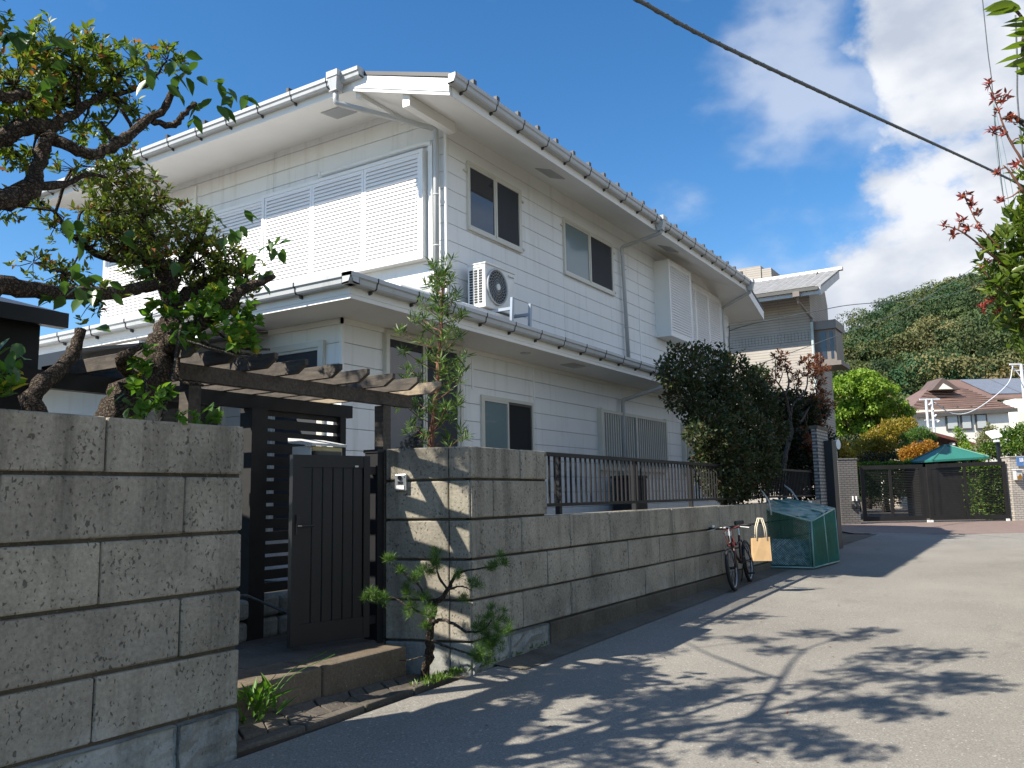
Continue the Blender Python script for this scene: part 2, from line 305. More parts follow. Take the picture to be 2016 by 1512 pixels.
# ---------------------------------------------------------------- helpers
def tag(o, label=None, cat=None, group=None, kind=None):
    if label: o['label'] = label
    if cat: o['category'] = cat
    if group: o['group'] = group
    if kind: o['kind'] = kind
    return o
def adopt(o, parent):
    if parent is not None:
        o.parent = parent
        o.matrix_parent_inverse = Matrix.Translation(-parent.location)   # every object is built in world metres
    return o
def thing(name, label, cat, loc=(0, 0, 0), group=None):
    o = bpy.data.objects.new(name, None); COL.objects.link(o); o.location = loc; o.empty_display_size = .2
    return tag(o, label, cat, group)
def link_mesh(name, me, mat, parent=None, loc=None):
    if mat and not me.materials: me.materials.append(MAT[mat])
    o = bpy.data.objects.new(name, me); COL.objects.link(o)
    if loc is not None: o.location = loc
    return adopt(o, parent)
class MB:
    def __init__(s): s.v = []; s.f = []; s.m = []; s.cm = 0; s.sm = False
    def add(s, vs_, fs):
        b = len(s.v); s.v += [tuple(map(float, q)) for q in vs_]
        for f in fs: s.f.append(tuple(b+i for i in f)); s.m.append(s.cm)
        return s
    def box(s, x0, x1, y0, y1, z0, z1):
        x0, x1 = sorted((x0, x1)); y0, y1 = sorted((y0, y1)); z0, z1 = sorted((z0, z1))
        return s.add([(x0, y0, z0), (x1, y0, z0), (x1, y1, z0), (x0, y1, z0), (x0, y0, z1), (x1, y0, z1), (x1, y1, z1), (x0, y1, z1)],
                     [(0, 3, 2, 1), (4, 5, 6, 7), (0, 1, 5, 4), (1, 2, 6, 5), (2, 3, 7, 6), (3, 0, 4, 7)])
    def bar(s, p, q, w, h=None, up=(0, 0, 1)):
        h = h or w; p = Vector(p); q = Vector(q); d = (q-p).normalized(); up = Vector(up)
        if abs(d.dot(up)) > .98: up = Vector((1, 0, 0))
        a = d.cross(up).normalized(); b = a.cross(d).normalized()
        c = []
        for e in (p, q):
            for sx, sy in ((-1, -1), (1, -1), (1, 1), (-1, 1)): c.append(e + a*sx*w/2 + b*sy*h/2)
        return s.add(c, [(0, 3, 2, 1), (4, 5, 6, 7), (0, 1, 5, 4), (1, 2, 6, 5), (2, 3, 7, 6), (3, 0, 4, 7)])
    def tube(s, pts, r, n=8, cap=True):
        pts = [Vector(p[:3]) for p in pts]; rs = r if isinstance(r, (list, tuple)) else [r]*len(pts)
        rings = []; prev = None
        for i, p in enumerate(pts):
            d = (pts[min(i+1, len(pts)-1)] - pts[max(i-1, 0)]).normalized()
            if prev is None:
                up = Vector((0, 0, 1)) if abs(d.z) < .9 else Vector((1, 0, 0)); a = d.cross(up).normalized()
            else:
                a = (prev - d*prev.dot(d)).normalized()
            prev = a; b = d.cross(a)
            rings.append([p + (a*math.cos(t)+b*math.sin(t))*rs[i] for t in (2*math.pi*k/n for k in range(n))])
        vs_ = [q for ring in rings for q in ring]; fs = []
        for i in range(len(pts)-1):
            for k in range(n): fs.append((i*n+k, i*n+(k+1) % n, (i+1)*n+(k+1) % n, (i+1)*n+k))
        if cap: fs.append(tuple(range(n-1, -1, -1))); fs.append(tuple((len(pts)-1)*n+k for k in range(n)))
        return s.add(vs_, fs)
    def prism(s, poly, off):                       # closed 3D polygon extruded by vector off
        n = len(poly); off = Vector(off); a = [Vector(p) for p in poly]
        fs = [tuple(range(n-1, -1, -1)), tuple(range(n, 2*n))]
        fs += [(i, (i+1) % n, n+(i+1) % n, n+i) for i in range(n)]
        return s.add(a + [q+off for q in a], fs)
    def disc(s, c, nrm, r, t, n=20):
        c = Vector(c); nrm = Vector(nrm).normalized()
        return s.tube([c - nrm*t/2, c + nrm*t/2], r, n)
    def torus(s, c, nrm, R, r, n=28, m=8):
        c = Vector(c); nrm = Vector(nrm).normalized(); up = Vector((0, 0, 1)) if abs(nrm.z) < .9 else Vector((1, 0, 0))
        a = nrm.cross(up).normalized(); b = nrm.cross(a); vs_ = []; fs = []
        for i in range(n):
            e = a*math.cos(2*math.pi*i/n)+b*math.sin(2*math.pi*i/n)
            for j in range(m):
                t = 2*math.pi*j/m; vs_.append(c + e*(R+r*math.cos(t)) + nrm*r*math.sin(t))
        for i in range(n):
            for j in range(m): fs.append((i*m+j, ((i+1) % n)*m+j, ((i+1) % n)*m+(j+1) % m, i*m+(j+1) % m))
        return s.add(vs_, fs)
    def mesh(s, name, mats, smooth=False, bevel=0, segs=1):
        me = bpy.data.meshes.new(name); me.from_pydata(s.v, [], s.f)
        mats = mats if isinstance(mats, (list, tuple)) else [mats]
        for m in mats: me.materials.append(MAT[m])
        if len(mats) > 1: me.polygons.foreach_set('material_index', s.m)
        bm = bmesh.new(); bm.from_mesh(me); bmesh.ops.recalc_face_normals(bm, faces=bm.faces)
        if bevel: bmesh.ops.bevel(bm, geom=bm.edges[:], offset=bevel, segments=segs, affect='EDGES', profile=.5)
        bm.to_mesh(me); bm.free()
        if smooth: me.polygons.foreach_set('use_smooth', [True]*len(me.polygons))
        me.update(); return me
    def build(s, name, mats, parent=None, smooth=False, bevel=0, segs=1, kind=None):
        o = link_mesh(name, s.mesh(name, mats, smooth, bevel, segs), None, parent)
        if kind: o['kind'] = kind
        return o
def bx(name, mat, parent, *a, bevel=0): return MB().box(*a).build(name, mat, parent, bevel=bevel)
def solo(o, label, cat, group=None): return tag(o, label, cat, group)

# ---------------------------------------------------------------- leaves and branches
def rnd_dirs(n, rng=RNG):
    d = rng.normal(size=(n, 3)); return d/np.linalg.norm(d, axis=1, keepdims=True)
def nrm(a): return a/np.maximum(1e-9, np.linalg.norm(a, axis=1, keepdims=True))
def leaf_mesh(name, pos, axis, up, ln, wd, mat, big=False, tints=None, fold=.25):
    n = len(pos); axis = nrm(axis); side = nrm(np.cross(axis, up)); nor = np.cross(side, axis)
    ln = np.broadcast_to(np.asarray(ln, float), (n,))[:, None]; wd = np.broadcast_to(np.asarray(wd, float), (n,))[:, None]
    if big:
        hw = [(.14, .30), (.36, .5), (.62, .40), (.84, .16)]; cur = lambda a: .10*a-.22*a*a
        prof = [(0, 0, 0), (1, 0, cur(1))] + [(a, 0, cur(a)) for a, _ in hw] + [(a, -b, cur(a)+fold*b*2) for a, b in hw] + [(a, b, cur(a)+fold*b*2) for a, b in hw]
        tri = []
        for o_, fl in ((6, 0), (10, 1)):
            q = [(0, 2, o_), (1, o_+3, 5)] + [w for i in range(3) for w in ((2+i, 3+i, o_+i), (3+i, o_+i+1, o_+i))]
            tri += [w[::-1] for w in q] if fl else q
    else:
        prof = [(0, 0, 0), (.45, -.5, fold), (1, 0, 0), (.45, .5, fold)]
        tri = [(0, 2, 1), (0, 3, 2)]
    k = len(prof); V = np.empty((n, k, 3))
    for i, (a, b, c) in enumerate(prof): V[:, i] = pos + axis*ln*a + side*wd*b + nor*wd*c
    T = np.array(tri); F = (np.arange(n)[:, None, None]*k + T[None]).reshape(-1)
    me = bpy.data.meshes.new(name); me.vertices.add(n*k); me.vertices.foreach_set('co', V.reshape(-1))
    nf = n*len(tri); me.loops.add(nf*3); me.loops.foreach_set('vertex_index', F.astype(np.int32))
    me.polygons.add(nf); me.polygons.foreach_set('loop_start', np.arange(0, nf*3, 3, dtype=np.int32))
    if tints is not None:
        at = me.attributes.new('tint', 'FLOAT_COLOR', 'POINT')
        at.data.foreach_set('color', np.repeat(np.concatenate([tints, np.ones((n, 1))], 1), k, 0).reshape(-1).astype(np.float32))
    me.update(calc_edges=True); me.materials.append(MAT[mat]); return me
def leaves(name, parent, mat, pos, axis, ln, wd, kind='stuff', big=False, tints=None, rng=RNG, upj=.7, fold=.25, up=None):
    n = len(pos)
    if up is None: up = nrm(np.array([0, 0, 1.]) + rng.normal(size=(n, 3))*upj)
    o = link_mesh(name, leaf_mesh(name, pos, axis, up, ln, wd, mat, big, tints, fold), None, parent)
    if kind: o['kind'] = kind
    return o
def blob_leaves(ells, n, rng=RNG, shell=.55, out=.7, zflat=0.0, noise_gap=0.0):
    """positions and axes of leaves spread through ellipsoids (cx,cy,cz,rx,ry,rz), denser towards the skin"""
    w = np.array([e[3]*e[4]*e[5] for e in ells])**.75; cnt = rng.multinomial(n, w/w.sum()); P = []; A = []
    for e, c in zip(ells, cnt):
        d = rnd_dirs(c, rng); r = shell + (1-shell)*rng.random(c); r = np.where(rng.random(c) < .82, r, rng.random(c)**.5)
        bum = 1 + .16*np.sin(d[:, 0]*7+e[0]*5)*np.sin(d[:, 1]*6+e[1]*3) + .10*np.sin(d[:, 2]*11+e[2]*7)
        p = np.array(e[:3]) + d*np.array(e[3:6])*(r*bum)[:, None]
        P.append(p); A.append(nrm(d*out + rnd_dirs(c, rng)*.75 + np.array([0, 0, .12])))
    return np.concatenate(P), np.concatenate(A)
def rosettes(clusters, per, leaf, rng=RNG, nl=(6, 10)):
    """twig-end whorls inside spherical clusters (x,y,z,r): leaf positions and axes plus twig lines"""
    P = []; A = []; S = []; tw = []
    for c in clusters:
        c0 = np.array(c[:3]); m = max(2, int(per*(c[3]/.1)**2.2))
        for _ in range(m):
            d = rnd_dirs(1, rng)[0]; tip = c0 + d*c[3]*1.25*rng.random()**.4
            g = d*.6 + np.array([0, 0, .75]) + rnd_dirs(1, rng)[0]*.5; g = g/np.linalg.norm(g)
            k = rng.integers(*nl); a = np.cross(g, rnd_dirs(1, rng)[0]); a /= np.linalg.norm(a); b = np.cross(g, a)
            for j in range(k):
                t = j*2.4 + rng.random()*.5; sp = .55 + .6*rng.random(); back = rng.random()*.45*leaf*2
                P.append(tip - g*back); A.append(g*(1.05-sp*.5) + (a*math.cos(t)+b*math.sin(t))*sp); S.append(.65 + .55*rng.random())
            tw.append((c0 + (tip-c0)*.1, tip))
    return np.array(P), np.array(A), np.array(S), tw
def smooth_path(pts, sub=4, wob=.0, rng=RNG):
    p = np.array(pts, float); out = []
    q = np.vstack([2*p[0]-p[1], p, 2*p[-1]-p[-2]])
    for i in range(1, len(q)-2):
        for k in range(sub):
            t = k/sub
            out.append(.5*((2*q[i]) + (-q[i-1]+q[i+1])*t + (2*q[i-1]-5*q[i]+4*q[i+1]-q[i+2])*t*t + (-q[i-1]+3*q[i]-3*q[i+1]+q[i+2])*t**3))
    out.append(p[-1]); out = np.array(out)
    if wob: out[1:-1, :3] += rng.normal(size=(len(out)-2, 3))*wob*out[1:-1, 3:4]
    out[:, 3] *= 1 + rng.normal(size=len(out))*.07
    return out
def branch(mb, pts, sub=4, wob=.12, n=8):
    q = smooth_path(pts, sub, wob); mb.tube([tuple(r[:3]) for r in q], [max(.002, float(r[3])) for r in q], n); return mb
def scatter_tree(name, label, cat, base, mat_leaf, mat_bark, ells, n, ln, wd, trunk_r=.08, group=None, part='crown', limbs=5, big=False, shell=.5):
    t = thing(name, label, cat, base, group); mb = MB(); b = np.array(base, float)
    c = np.array([np.average([e[i] for e in ells], weights=[e[3]**3 for e in ells]) for i in range(3)])
    top = c*1.0; branch(mb, [(*b, trunk_r), (*(b*.5+top*.5 + RNG.normal(size=3)*.04), trunk_r*.8), (*top, trunk_r*.45)], 4, .2)
    for e in ells[:limbs*3]:
        s = b*.35 + top*.65; e0 = np.array(e[:3])
        branch(mb, [(*s, trunk_r*.4), (*(s*.5+e0*.5 + RNG.normal(size=3)*.05), trunk_r*.28), (*e0, trunk_r*.1)], 3, .3, 6)
    mb.build('trunk', mat_bark, t, smooth=True)
    P, A = blob_leaves(ells, n, shell=shell); leaves(part, t, mat_leaf, P, A, ln*(.7+.6*RNG.random(n)), wd*(.7+.6*RNG.random(n)), big=big)
    return t
def soft_leaves(name, parent, mat, ells, n, ln, wd, rng=RNG, shell=.7, kind='stuff', jit=.45):
    """leaves lying along the skin of the clumps, so that each clump shades as a whole"""
    P_, A_ = blob_leaves(ells, n, rng, shell=shell); w = np.array([e[3]*e[4]*e[5] for e in ells])
    C_ = np.array([e[:3] for e in ells]); d2 = ((P_[:, None]-C_[None])**2).sum(2); c = C_[d2.argmin(1)]
    d = nrm(P_-c+1e-6); ax = nrm(np.cross(d, rnd_dirs(n, rng))+rng.normal(size=(n, 3))*.35); return leaves(name, parent, mat, P_, ax, ln*(.6+.7*rng.random(n)), wd*(.6+.7*rng.random(n)), kind=kind, rng=rng, up=nrm(d+rng.normal(size=(n, 3))*jit))
# ---------------------------------------------------------------- ground
def G(x, y):
    b = .15 + .015*min(y, 12) + .008*max(0, y-12)
    b -= .05*min(max(x+3.67, 0), 1.67)
    D = -.531*x + .847*y
    g = b
    if D > 21.6:
        u = min(1, (D-21.6)/3.8); g = b*(1-u) + .52*u
    return g
def sheet(name, mat, xs, ys, fn, kind='structure'):
    me = bpy.data.meshes.new(name); v = [(x, y, fn(x, y)) for y in ys for x in xs]; nx = len(xs)
    f = [(j*nx+i, j*nx+i+1, (j+1)*nx+i+1, (j+1)*nx+i) for j in range(len(ys)-1) for i in range(nx-1)]
    me.from_pydata(v, [], f); me.materials.append(MAT[mat]); me.update()
    o = bpy.data.objects.new(name, me); COL.objects.link(o); return tag(o, kind=kind)
xs = [-900, -300, -100, -60, -40, -25, -15, -9, -6, -4.4, -3.67, -3.2, -2.6, -2, -1, 0, 1.5, 3, 6, 12, 30, 100, 400, 900]
ys = [-300, -100, -40, -20, -12, -6, 0, 3, 6, 9, 12, 15, 18, 20, 22, 24, 26, 28, 30, 34, 40, 60, 100, 200, 400, 1200]
sheet('ground', 'soil', xs, ys, lambda x, y: G(x, y)-.03 if abs(x) < 50 and y < 60 else .3)
rx = [-3.62, -3.3, -2.95, -2.6, -2.3, -2.0, -1, 0, 1, 2, 3.2]; me = bpy.data.meshes.new('road'); v = []
for j in range(40):
    for x in rx:
        y = -14+1.0*j if j < 31 else 16+(j-30)/9*((21.47+.531*x)/.847-16)      # the far end follows the kerb line
        v.append((x, y, G(x, y)))
me.from_pydata(v, [], [(j*11+i, j*11+i+1, (j+1)*11+i+1, (j+1)*11+i) for j in range(39) for i in range(10)]); me.materials.append(MAT['asphalt']); me.update()
o = bpy.data.objects.new('road', me); COL.objects.link(o); tag(o, kind='structure')
# cross road in front of the gate (runs square to the gate line) and the brick apron
def band(name, mat, d0, d1, l0, l1, dz, nd_=6, nl_=14):
    me = bpy.data.meshes.new(name); v = []; f = []
    for j in range(nd_):
        D = d0+(d1-d0)*j/(nd_-1)
        for i in range(nl_):
            l = l0+(l1-l0)*i/(nl_-1); x = -.531*D+.847*l; y = .847*D+.531*l; v.append((x, y, G(x, y)+dz))
    for j in range(nd_-1):
        for i in range(nl_-1): f.append((j*nl_+i, j*nl_+i+1, (j+1)*nl_+i+1, (j+1)*nl_+i))
    me.from_pydata(v, [], f); me.materials.append(MAT[mat]); me.update(); o = bpy.data.objects.new(name, me); COL.objects.link(o); return tag(o, kind='structure')
sheet('pavement_strip', 'footing_concrete', [-4.6, -4.1, -3.6], [17.0, 18, 19, 20, 21, 22, 22.6], lambda x, y: G(x, y)+.004)
band('side_road', 'asphalt', 17.5, 21.55, 11.6, 30, .004)
band('pavement', 'brick_paving', 21.55, 26.2, 8.6, 30, .010, 10)
kb = MB()
for i in range(24):
    l0 = 9.0+i*.85; D = 21.52
    p = [(-.531*D+.847*l, .847*D+.531*l) for l in (l0, l0+.84)]
    kb.bar((*p[0], G(*p[0])-.006), (*p[1], G(*p[1])-.006), .12, .03)
tag(kb.build('kerb', 'kerb_concrete'), kind='structure')
# yard behind the walls, and the concrete strip along the wall foot
yd = MB().box(-30, -3.95, -8, 3.0, .1, .46).box(-30, -4.36, 3.0, 5.06, .1, .438).box(-30, -3.86, 5.30, 18.0, .1, .60)
tag(yd.build('yard', 'yard'), kind='structure')
sheet('apron_strip', 'footing_concrete', [-3.68, -3.52, -3.38], [5.5+.6*i for i in range(20)], lambda x, y: G(x, y)+.006+.02*max(0, (-3.5-x)))
# ---------------------------------------------------------------- stone block walls
WX = -3.67; Z = [1.635, 1.335, 1.035, .735, .435, .135]; WT = .26
wl = thing('stone_wall', 'tall wall of big grey pitted stone blocks at the left, standing before the gate', 'wall', (WX, 1.0, .15))
MB().box(WX-WT+.01, WX-.030, -7.5, 3.09, .05, 1.895).build('core', 'footing_concrete', wl)
def block(parent, x0, x1, y0, y1, z0, z1, mat='tuff_block', rough=0):
    mb = MB().box(x0, x1, y0, y1, z0, z1); me = mb.mesh('block', mat, bevel=.011, segs=2)
    if rough:
        bm = bmesh.new(); bm.from_mesh(me); bmesh.ops.subdivide_edges(bm, edges=bm.edges[:], cuts=5, use_grid_fill=True)
        for v in bm.verts:
            if v.co.x > x1-.02: v.co.x += random.uniform(-rough*.3, rough)
        bm.to_mesh(me); bm.free()
    else:
        for v in me.vertices: v.co += Vector((random.uniform(-.002, .002), random.uniform(-.002, .002), random.uniform(-.002, .002)))
    return link_mesh('block', me, None, parent)
JH, JV = .013, .009
def course_blocks(parent, edges, z0, z1, mat='tuff_block', rough=0, x0=WX-WT, x1=WX):
    for a, b in zip(edges[:-1], edges[1:]):
        d = random.uniform(-.004, .004)
        block(parent, x0, x1+d, a+JV/2, b-JV/2, z0+JH, z1-JH*.4, mat, rough)
tops = [1.91] + Z
for k in range(6):
    j = 2.295 if k % 2 == 0 else 2.73
    e = [3.10]; y = j
    while y > -7.4: e.append(y); y -= .90
    course_blocks(wl, e[::-1], Z[k], tops[k], 'tuff_rough' if k == 5 else 'tuff_block', .02 if k == 5 else 0)
course_blocks(wl, [-7, -5, -3, -1.2, .6, 2.2, 3.1], -.1, .135, 'footing_concrete')

wr = thing('stone_wall', 'long low wall of grey stone blocks running from the gate to the cage', 'wall', (WX, 8, .2))
# corner piece turned towards the gate: from A to C
A_, C_ = Vector((-4.345, 5.045, 0)), Vector((-3.675, 5.235, 0)); dAC = (C_-A_).normalized(); nAC = Vector((dAC.y, -dAC.x, 0))
def corner_block(t0, t1, z0, z1, mat='tuff_block'):
    p0, p1 = A_+dAC*t0, A_+dAC*t1; inn = -nAC*.24
    poly = [p0, p1, p1+inn, p0+inn]
    mb = MB().prism([(q.x, q.y, z0) for q in poly], (0, 0, z1-z0)); o = link_mesh('block', mb.mesh('block', mat, bevel=.010, segs=2), None, wr); return o
LAC = (C_-A_).length
MB().prism([(*(A_-nAC*.03+dAC*.03).xy, .1), (*(C_-nAC*.03-dAC*.05).xy, .1), (*(C_-nAC*.20-dAC*.05).xy, .1), (*(A_-nAC*.20+dAC*.03).xy, .1)], (0, 0, 1.77)).build('core', 'footing_concrete', wr)
MB().box(WX-.24, WX-.035, 5.3, 6.40, .1, 1.87).box(WX-.24, WX-.035, 6.40, 17.0, .1, 1.315).build('core', 'footing_concrete', wr)
for k in range(6):
    z0, z1 = Z[k]+JH, (tops[k] if k else 1.895)-JH*.4
    if k == 5: z0 = .10
    sp = .525
    corner_block(.003, sp-.003, z0, z1, 'tuff_rough' if k == 5 else 'tuff_block'); corner_block(sp+.003, LAC-.004, z0, z1, 'tuff_rough' if k == 5 else 'tuff_block')
for k in range(6):
    e = [5.245]
    if k == 0: e += [5.97, 6.41]
    elif k == 1: e += [5.55, 6.41]
    elif k == 5: e += [5.75, 6.38]
    else:
        y = 5.97 if k % 2 == 0 else 6.385
        while y < 16.6: e.append(y); y += .832
        e.append(17.0)
    course_blocks(wr, e, Z[k] if k < 5 else .08, tops[k] if k else 1.895, 'tuff_rough' if k >= 5 else 'tuff_block', .02 if k == 5 else 0)
e = [6.39]
while e[-1] < 16.5: e.append(e[-1]+1.8)
e.append(17.0)
course_blocks(wr, e, -.05, .435, 'footing_concrete', 0, WX-WT, WX+.012)

# ---------------------------------------------------------------- steps and crazy paving at the gate
st = thing('entrance_step', 'wide brown granite step blocks in front of the black gate', 'step', (-4.2, 4, .2))
for y0, y1 in ((3.12, 4.02), (4.03, 4.86)):
    link_mesh('step_block', MB().box(-4.36, -3.98, y0, y1, .16, .452).mesh('step_block', 'granite', bevel=.018, segs=2), None, st)
for x0, x1, y0, y1 in ((-5.0, -4.37, 3.12, 3.75), (-5.0, -4.37, 3.76, 4.40), (-5.0, -4.37, 4.41, 5.0), (-5.7, -5.01, 3.12, 4.1), (-5.7, -5.01, 4.11, 5.0)):
    link_mesh('paving_slab', MB().box(x0, x1, y0, y1, .3, .447).mesh('paving_slab', 'paver', bevel=.008), None, st)
cz = tag(MB().prism([(-3.99, 3.1, .05), (-3.70, 3.1, .05), (-3.70, 3.1, .195), (-3.99, 3.1, .278)], (0, 1.85, -.035)).build('paving_bed', 'soil'), kind='structure')
# crazy paving: a jittered grid of irregular stones
px_ = [-3.965, -3.875, -3.785]; py_ = [3.12+.155*i for i in range(12)]
grid = {}
for i in range(3):
    for j in range(12): grid[i, j] = (px_[i]+(random.uniform(-.022, .022) if i == 1 else 0), py_[j]+(random.uniform(-.045, .045) if 0 < j < 11 else 0))
for i in range(2):
    for j in range(11):
        q = [grid[i, j], grid[i+1, j], grid[i+1, j+1], grid[i, j+1]]; c = np.mean(q, 0)
        q = [tuple(c+(np.array(p)-c)*(.93+random.uniform(-.02, .02))) for p in q]
        if random.random() < .45:
            m = ((q[1][0]+q[2][0])/2+random.uniform(.0, .012), (q[1][1]+q[2][1])/2+random.uniform(-.02, .02)); q = [q[0], q[1], m, q[2], q[3]]
        zt = lambda x, y: .212+(-3.765-x)*.30-(y-4.02)*.02+random.uniform(-.003, .003)
        me = MB(); top = [(a, b, zt(a, b)) for a, b in q]; n_ = len(top)
        me.add(top+[(a, b, c-.07) for a, b, c in top], [tuple(range(n_)), tuple(range(2*n_-1, n_-1, -1))]+[(k, (k+1) % n_, n_+(k+1) % n_, n_+k) for k in range(n_)])
        link_mesh('paving_stone', me.mesh('paving_stone', 'paver', bevel=.005), None, cz)
cb = [3.08, 3.62, 4.12, 4.60, 5.05]
for a, b in zip(cb[:-1], cb[1:]):
    o = link_mesh('kerb_stone', MB().bar((-3.745, a+.005, G(-3.7, a)-.028), (-3.745-(.0 if b < 5 else .02), b-.005, G(-3.7, b)-.028), .085, .09).mesh('kerb_stone', 'paver', bevel=.012, segs=2), None, cz)
# low rough stone wall under the slatted screen
lw = thing('rubble_wall', 'low dark rubble stone wall under the slatted screen', 'wall', (-5.35, 4.9, .45))
y = 4.2
while y < 5.6:
    w_ = random.uniform(.28, .46)
    for z0, z1 in ((.44, .60), (.605, .77)):
        link_mesh('stone', MB().box(-5.5, -5.22+random.uniform(-.02, .02), y+.006, min(5.65, y+w_)-.006, z0, z1-random.uniform(0, .015)).mesh('stone', 'tuff_rough', bevel=.03, segs=2), None, lw)
    y += w_
# garden hose lying behind the gate
hz = MB(); hz.tube([(-4.9, 3.7, .80), (-5.1, 4.0, .84), (-5.15, 4.4, .80), (-4.95, 4.7, .62), (-4.75, 4.8, .5), (-4.7, 4.9, .46)], .010, 6)
solo(hz.build('hose', 'cable_grey', smooth=True), 'thin dark hose hanging in the shade behind the half open gate', 'hose')

# ---------------------------------------------------------------- gate door and posts
gt = thing('gate_door', 'black wooden plank gate standing half open beside the intercom', 'gate', (-4.39, 4.89, .45))
H_, F_ = Vector((-4.39, 4.89, 0)), Vector((-4.56, 4.27, 0)); dd = (F_-H_).normalized(); dn = Vector((-dd.y, dd.x, 0))
if dn.x < 0: dn = -dn
def dp(t, z, o=0): q = H_+dd*t+dn*o; return (q.x, q.y, z)
MB().bar(dp(.02, .48), dp(.02, 1.83), .055, .05, dn).build('stile', 'gate_black', gt)
MB().bar(dp(.605, .48), dp(.605, 1.83), .075, .05, dn).build('stile', 'gate_black', gt)
MB().bar(dp(.05, 1.785), dp(.57, 1.785), .046, .09).build('rail', 'gate_black', gt)
MB().bar(dp(.05, .56), dp(.57, .56), .046, .15).build('rail', 'gate_black', gt)
for k in range(6):
    t0 = .05+.0865*k
    link_mesh('plank', MB().bar(dp(t0+.0425, .60), dp(t0+.0425, 1.745), .081, .026, dn).mesh('plank', 'gate_black', bevel=.004), None, gt)
hd = MB(); hd.bar(dp(.60, 1.26, .032), dp(.60, 1.40, .032), .03, .012, dn); hd.tube([dp(.60, 1.32, .03), dp(.59, 1.32, .075), dp(.50, 1.32, .08)], .009, 8)
hd.build('handle', 'metal_black', gt, smooth=False)
for z in (.60, 1.72): MB().box(H_.x-.02, H_.x+.02, H_.y-.01, H_.y+.10, z-.03, z+.03).build('hinge', 'metal_black', gt)
MB().bar(dp(.10, 1.75, .026), dp(.13, 1.75, .026), .008, .012).build('latch_plate', 'silver', gt)
gp = thing('gate_post', 'square black post between the gate and the stone wall with intercom', 'post', (-4.42, 5.02, .42))
MB().box(-4.485, -4.355, 4.965, 5.04, .42, 1.86).build('post', 'gate_black', gp)
MB().box(-4.495, -4.348, 4.957, 5.041, 1.86, 1.885).build('cap', 'gate_black', gp)
# intercom
ic = thing('intercom', 'silver video intercom on the stone block beside the gate', 'intercom', (-4.21, 5.07, 1.62))
def cp(t, z, o): q = A_+dAC*t+nAC*o; return (q.x, q.y, z)
icx = .14
MB().prism([cp(icx-.048, 1.56, .002), cp(icx+.048, 1.56, .002), cp(icx+.048, 1.69, .002), cp(icx-.048, 1.69, .002)], tuple(nAC*.028)).build('body', 'silver', ic, bevel=.006, segs=2)
MB().disc(cp(icx-.004, 1.662, .034), nAC, .017, .008).build('lens', 'screen_black', ic)
MB().disc(cp(icx+.034, 1.668, .032), nAC, .004, .004, 8).build('sensor', 'screen_black', ic)
sp_ = MB()
for k in range(4): sp_.bar(cp(icx-.022, 1.632-.006*k, .0315), cp(icx+.022, 1.632-.006*k, .0315), .003, .0025)
sp_.build('speaker_grille', 'screen_black', ic)
MB().prism([cp(icx-.032, 1.572, .031), cp(icx+.032, 1.572, .031), cp(icx+.032, 1.603, .031), cp(icx-.032, 1.603, .031)], tuple(nAC*.004)).build('button', 'plastic_white', ic)

# ---------------------------------------------------------------- pergola
pg = thing('pergola', 'weathered dark wooden pergola over the gate', 'pergola', (-4.9, 4.3, .45))
MB().box(-4.435, -4.365, 2.92, 5.40, 2.245, 2.345).build('beam', 'wood_weathered', pg)
MB().box(-5.335, -5.265, 2.2, 5.66, 2.235, 2.345).build('beam', 'wood_black', pg)
y = 5.40; k = 0
while y > 3.0:
    xt = -4.07+random.uniform(-.03, .02); z0, z1 = 2.347, 2.440
    poly = [(-5.72, y-.017, z0), (xt-.09, y-.017, z0), (xt, y-.017, z0+.055), (xt, y-.017, z1), (-5.72, y-.017, z1)]
    link_mesh('rafter', MB().prism(poly, (0, .034, 0)).mesh('rafter', 'wood_pale' if k == 0 else 'wood_weathered', bevel=.003), None, pg)
    y -= .288; k += 1
for py0 in (5.03, 3.24): MB().box(-4.445, -4.355, py0, py0+.09, .45, 2.234).build('post', 'wood_weathered', pg)
sc = thing('slatted_screen', 'black slatted wooden screen behind the gate', 'screen', (-5.3, 5.0, .45))
MB().box(-5.37, -5.23, 4.48, 4.64, .45, 2.233).build('post', 'wood_black', sc)
MB().box(-5.35, -5.26, 5.50, 5.57, .45, 2.233).build('post', 'wood_black', sc)
sl = MB().box(-.012, .012, -.43, .43, -.0365, .0365).mesh('slat', 'wood_black')
for k in range(15): link_mesh('slat', sl, None, sc, (-5.30, 5.07, .82+.1005*k))
# mailbox
mx = thing('mailbox', 'white topped mailbox standing behind the black gate', 'mailbox', (-4.95, 4.88, .45))
MB().box(-5.02, -4.82, 4.71, 5.06, 1.66, 1.925).build('body', 'steel_white', mx)
MB().prism([(-5.05, 4.69, 1.955), (-4.785, 4.69, 1.925), (-4.785, 4.69, 1.945), (-5.05, 4.69, 1.995)], (0, .39, 0)).build('lid', 'steel_white', mx)
MB().box(-4.825, -4.812, 4.722, 5.048, 1.68, 1.885).build('front_panel', 'screen_black', mx)
MB().box(-4.825, -4.809, 4.722, 5.048, 1.890, 1.922).build('flap', 'brass', mx)
MB().box(-4.816, -4.809, 4.78, 4.97, 1.80, 1.84).build('name_plate', 'plastic_white', mx)
MB().box(-4.95, -4.89, 4.86, 4.92, .45, 1.66).build('post', 'wood_black', mx)

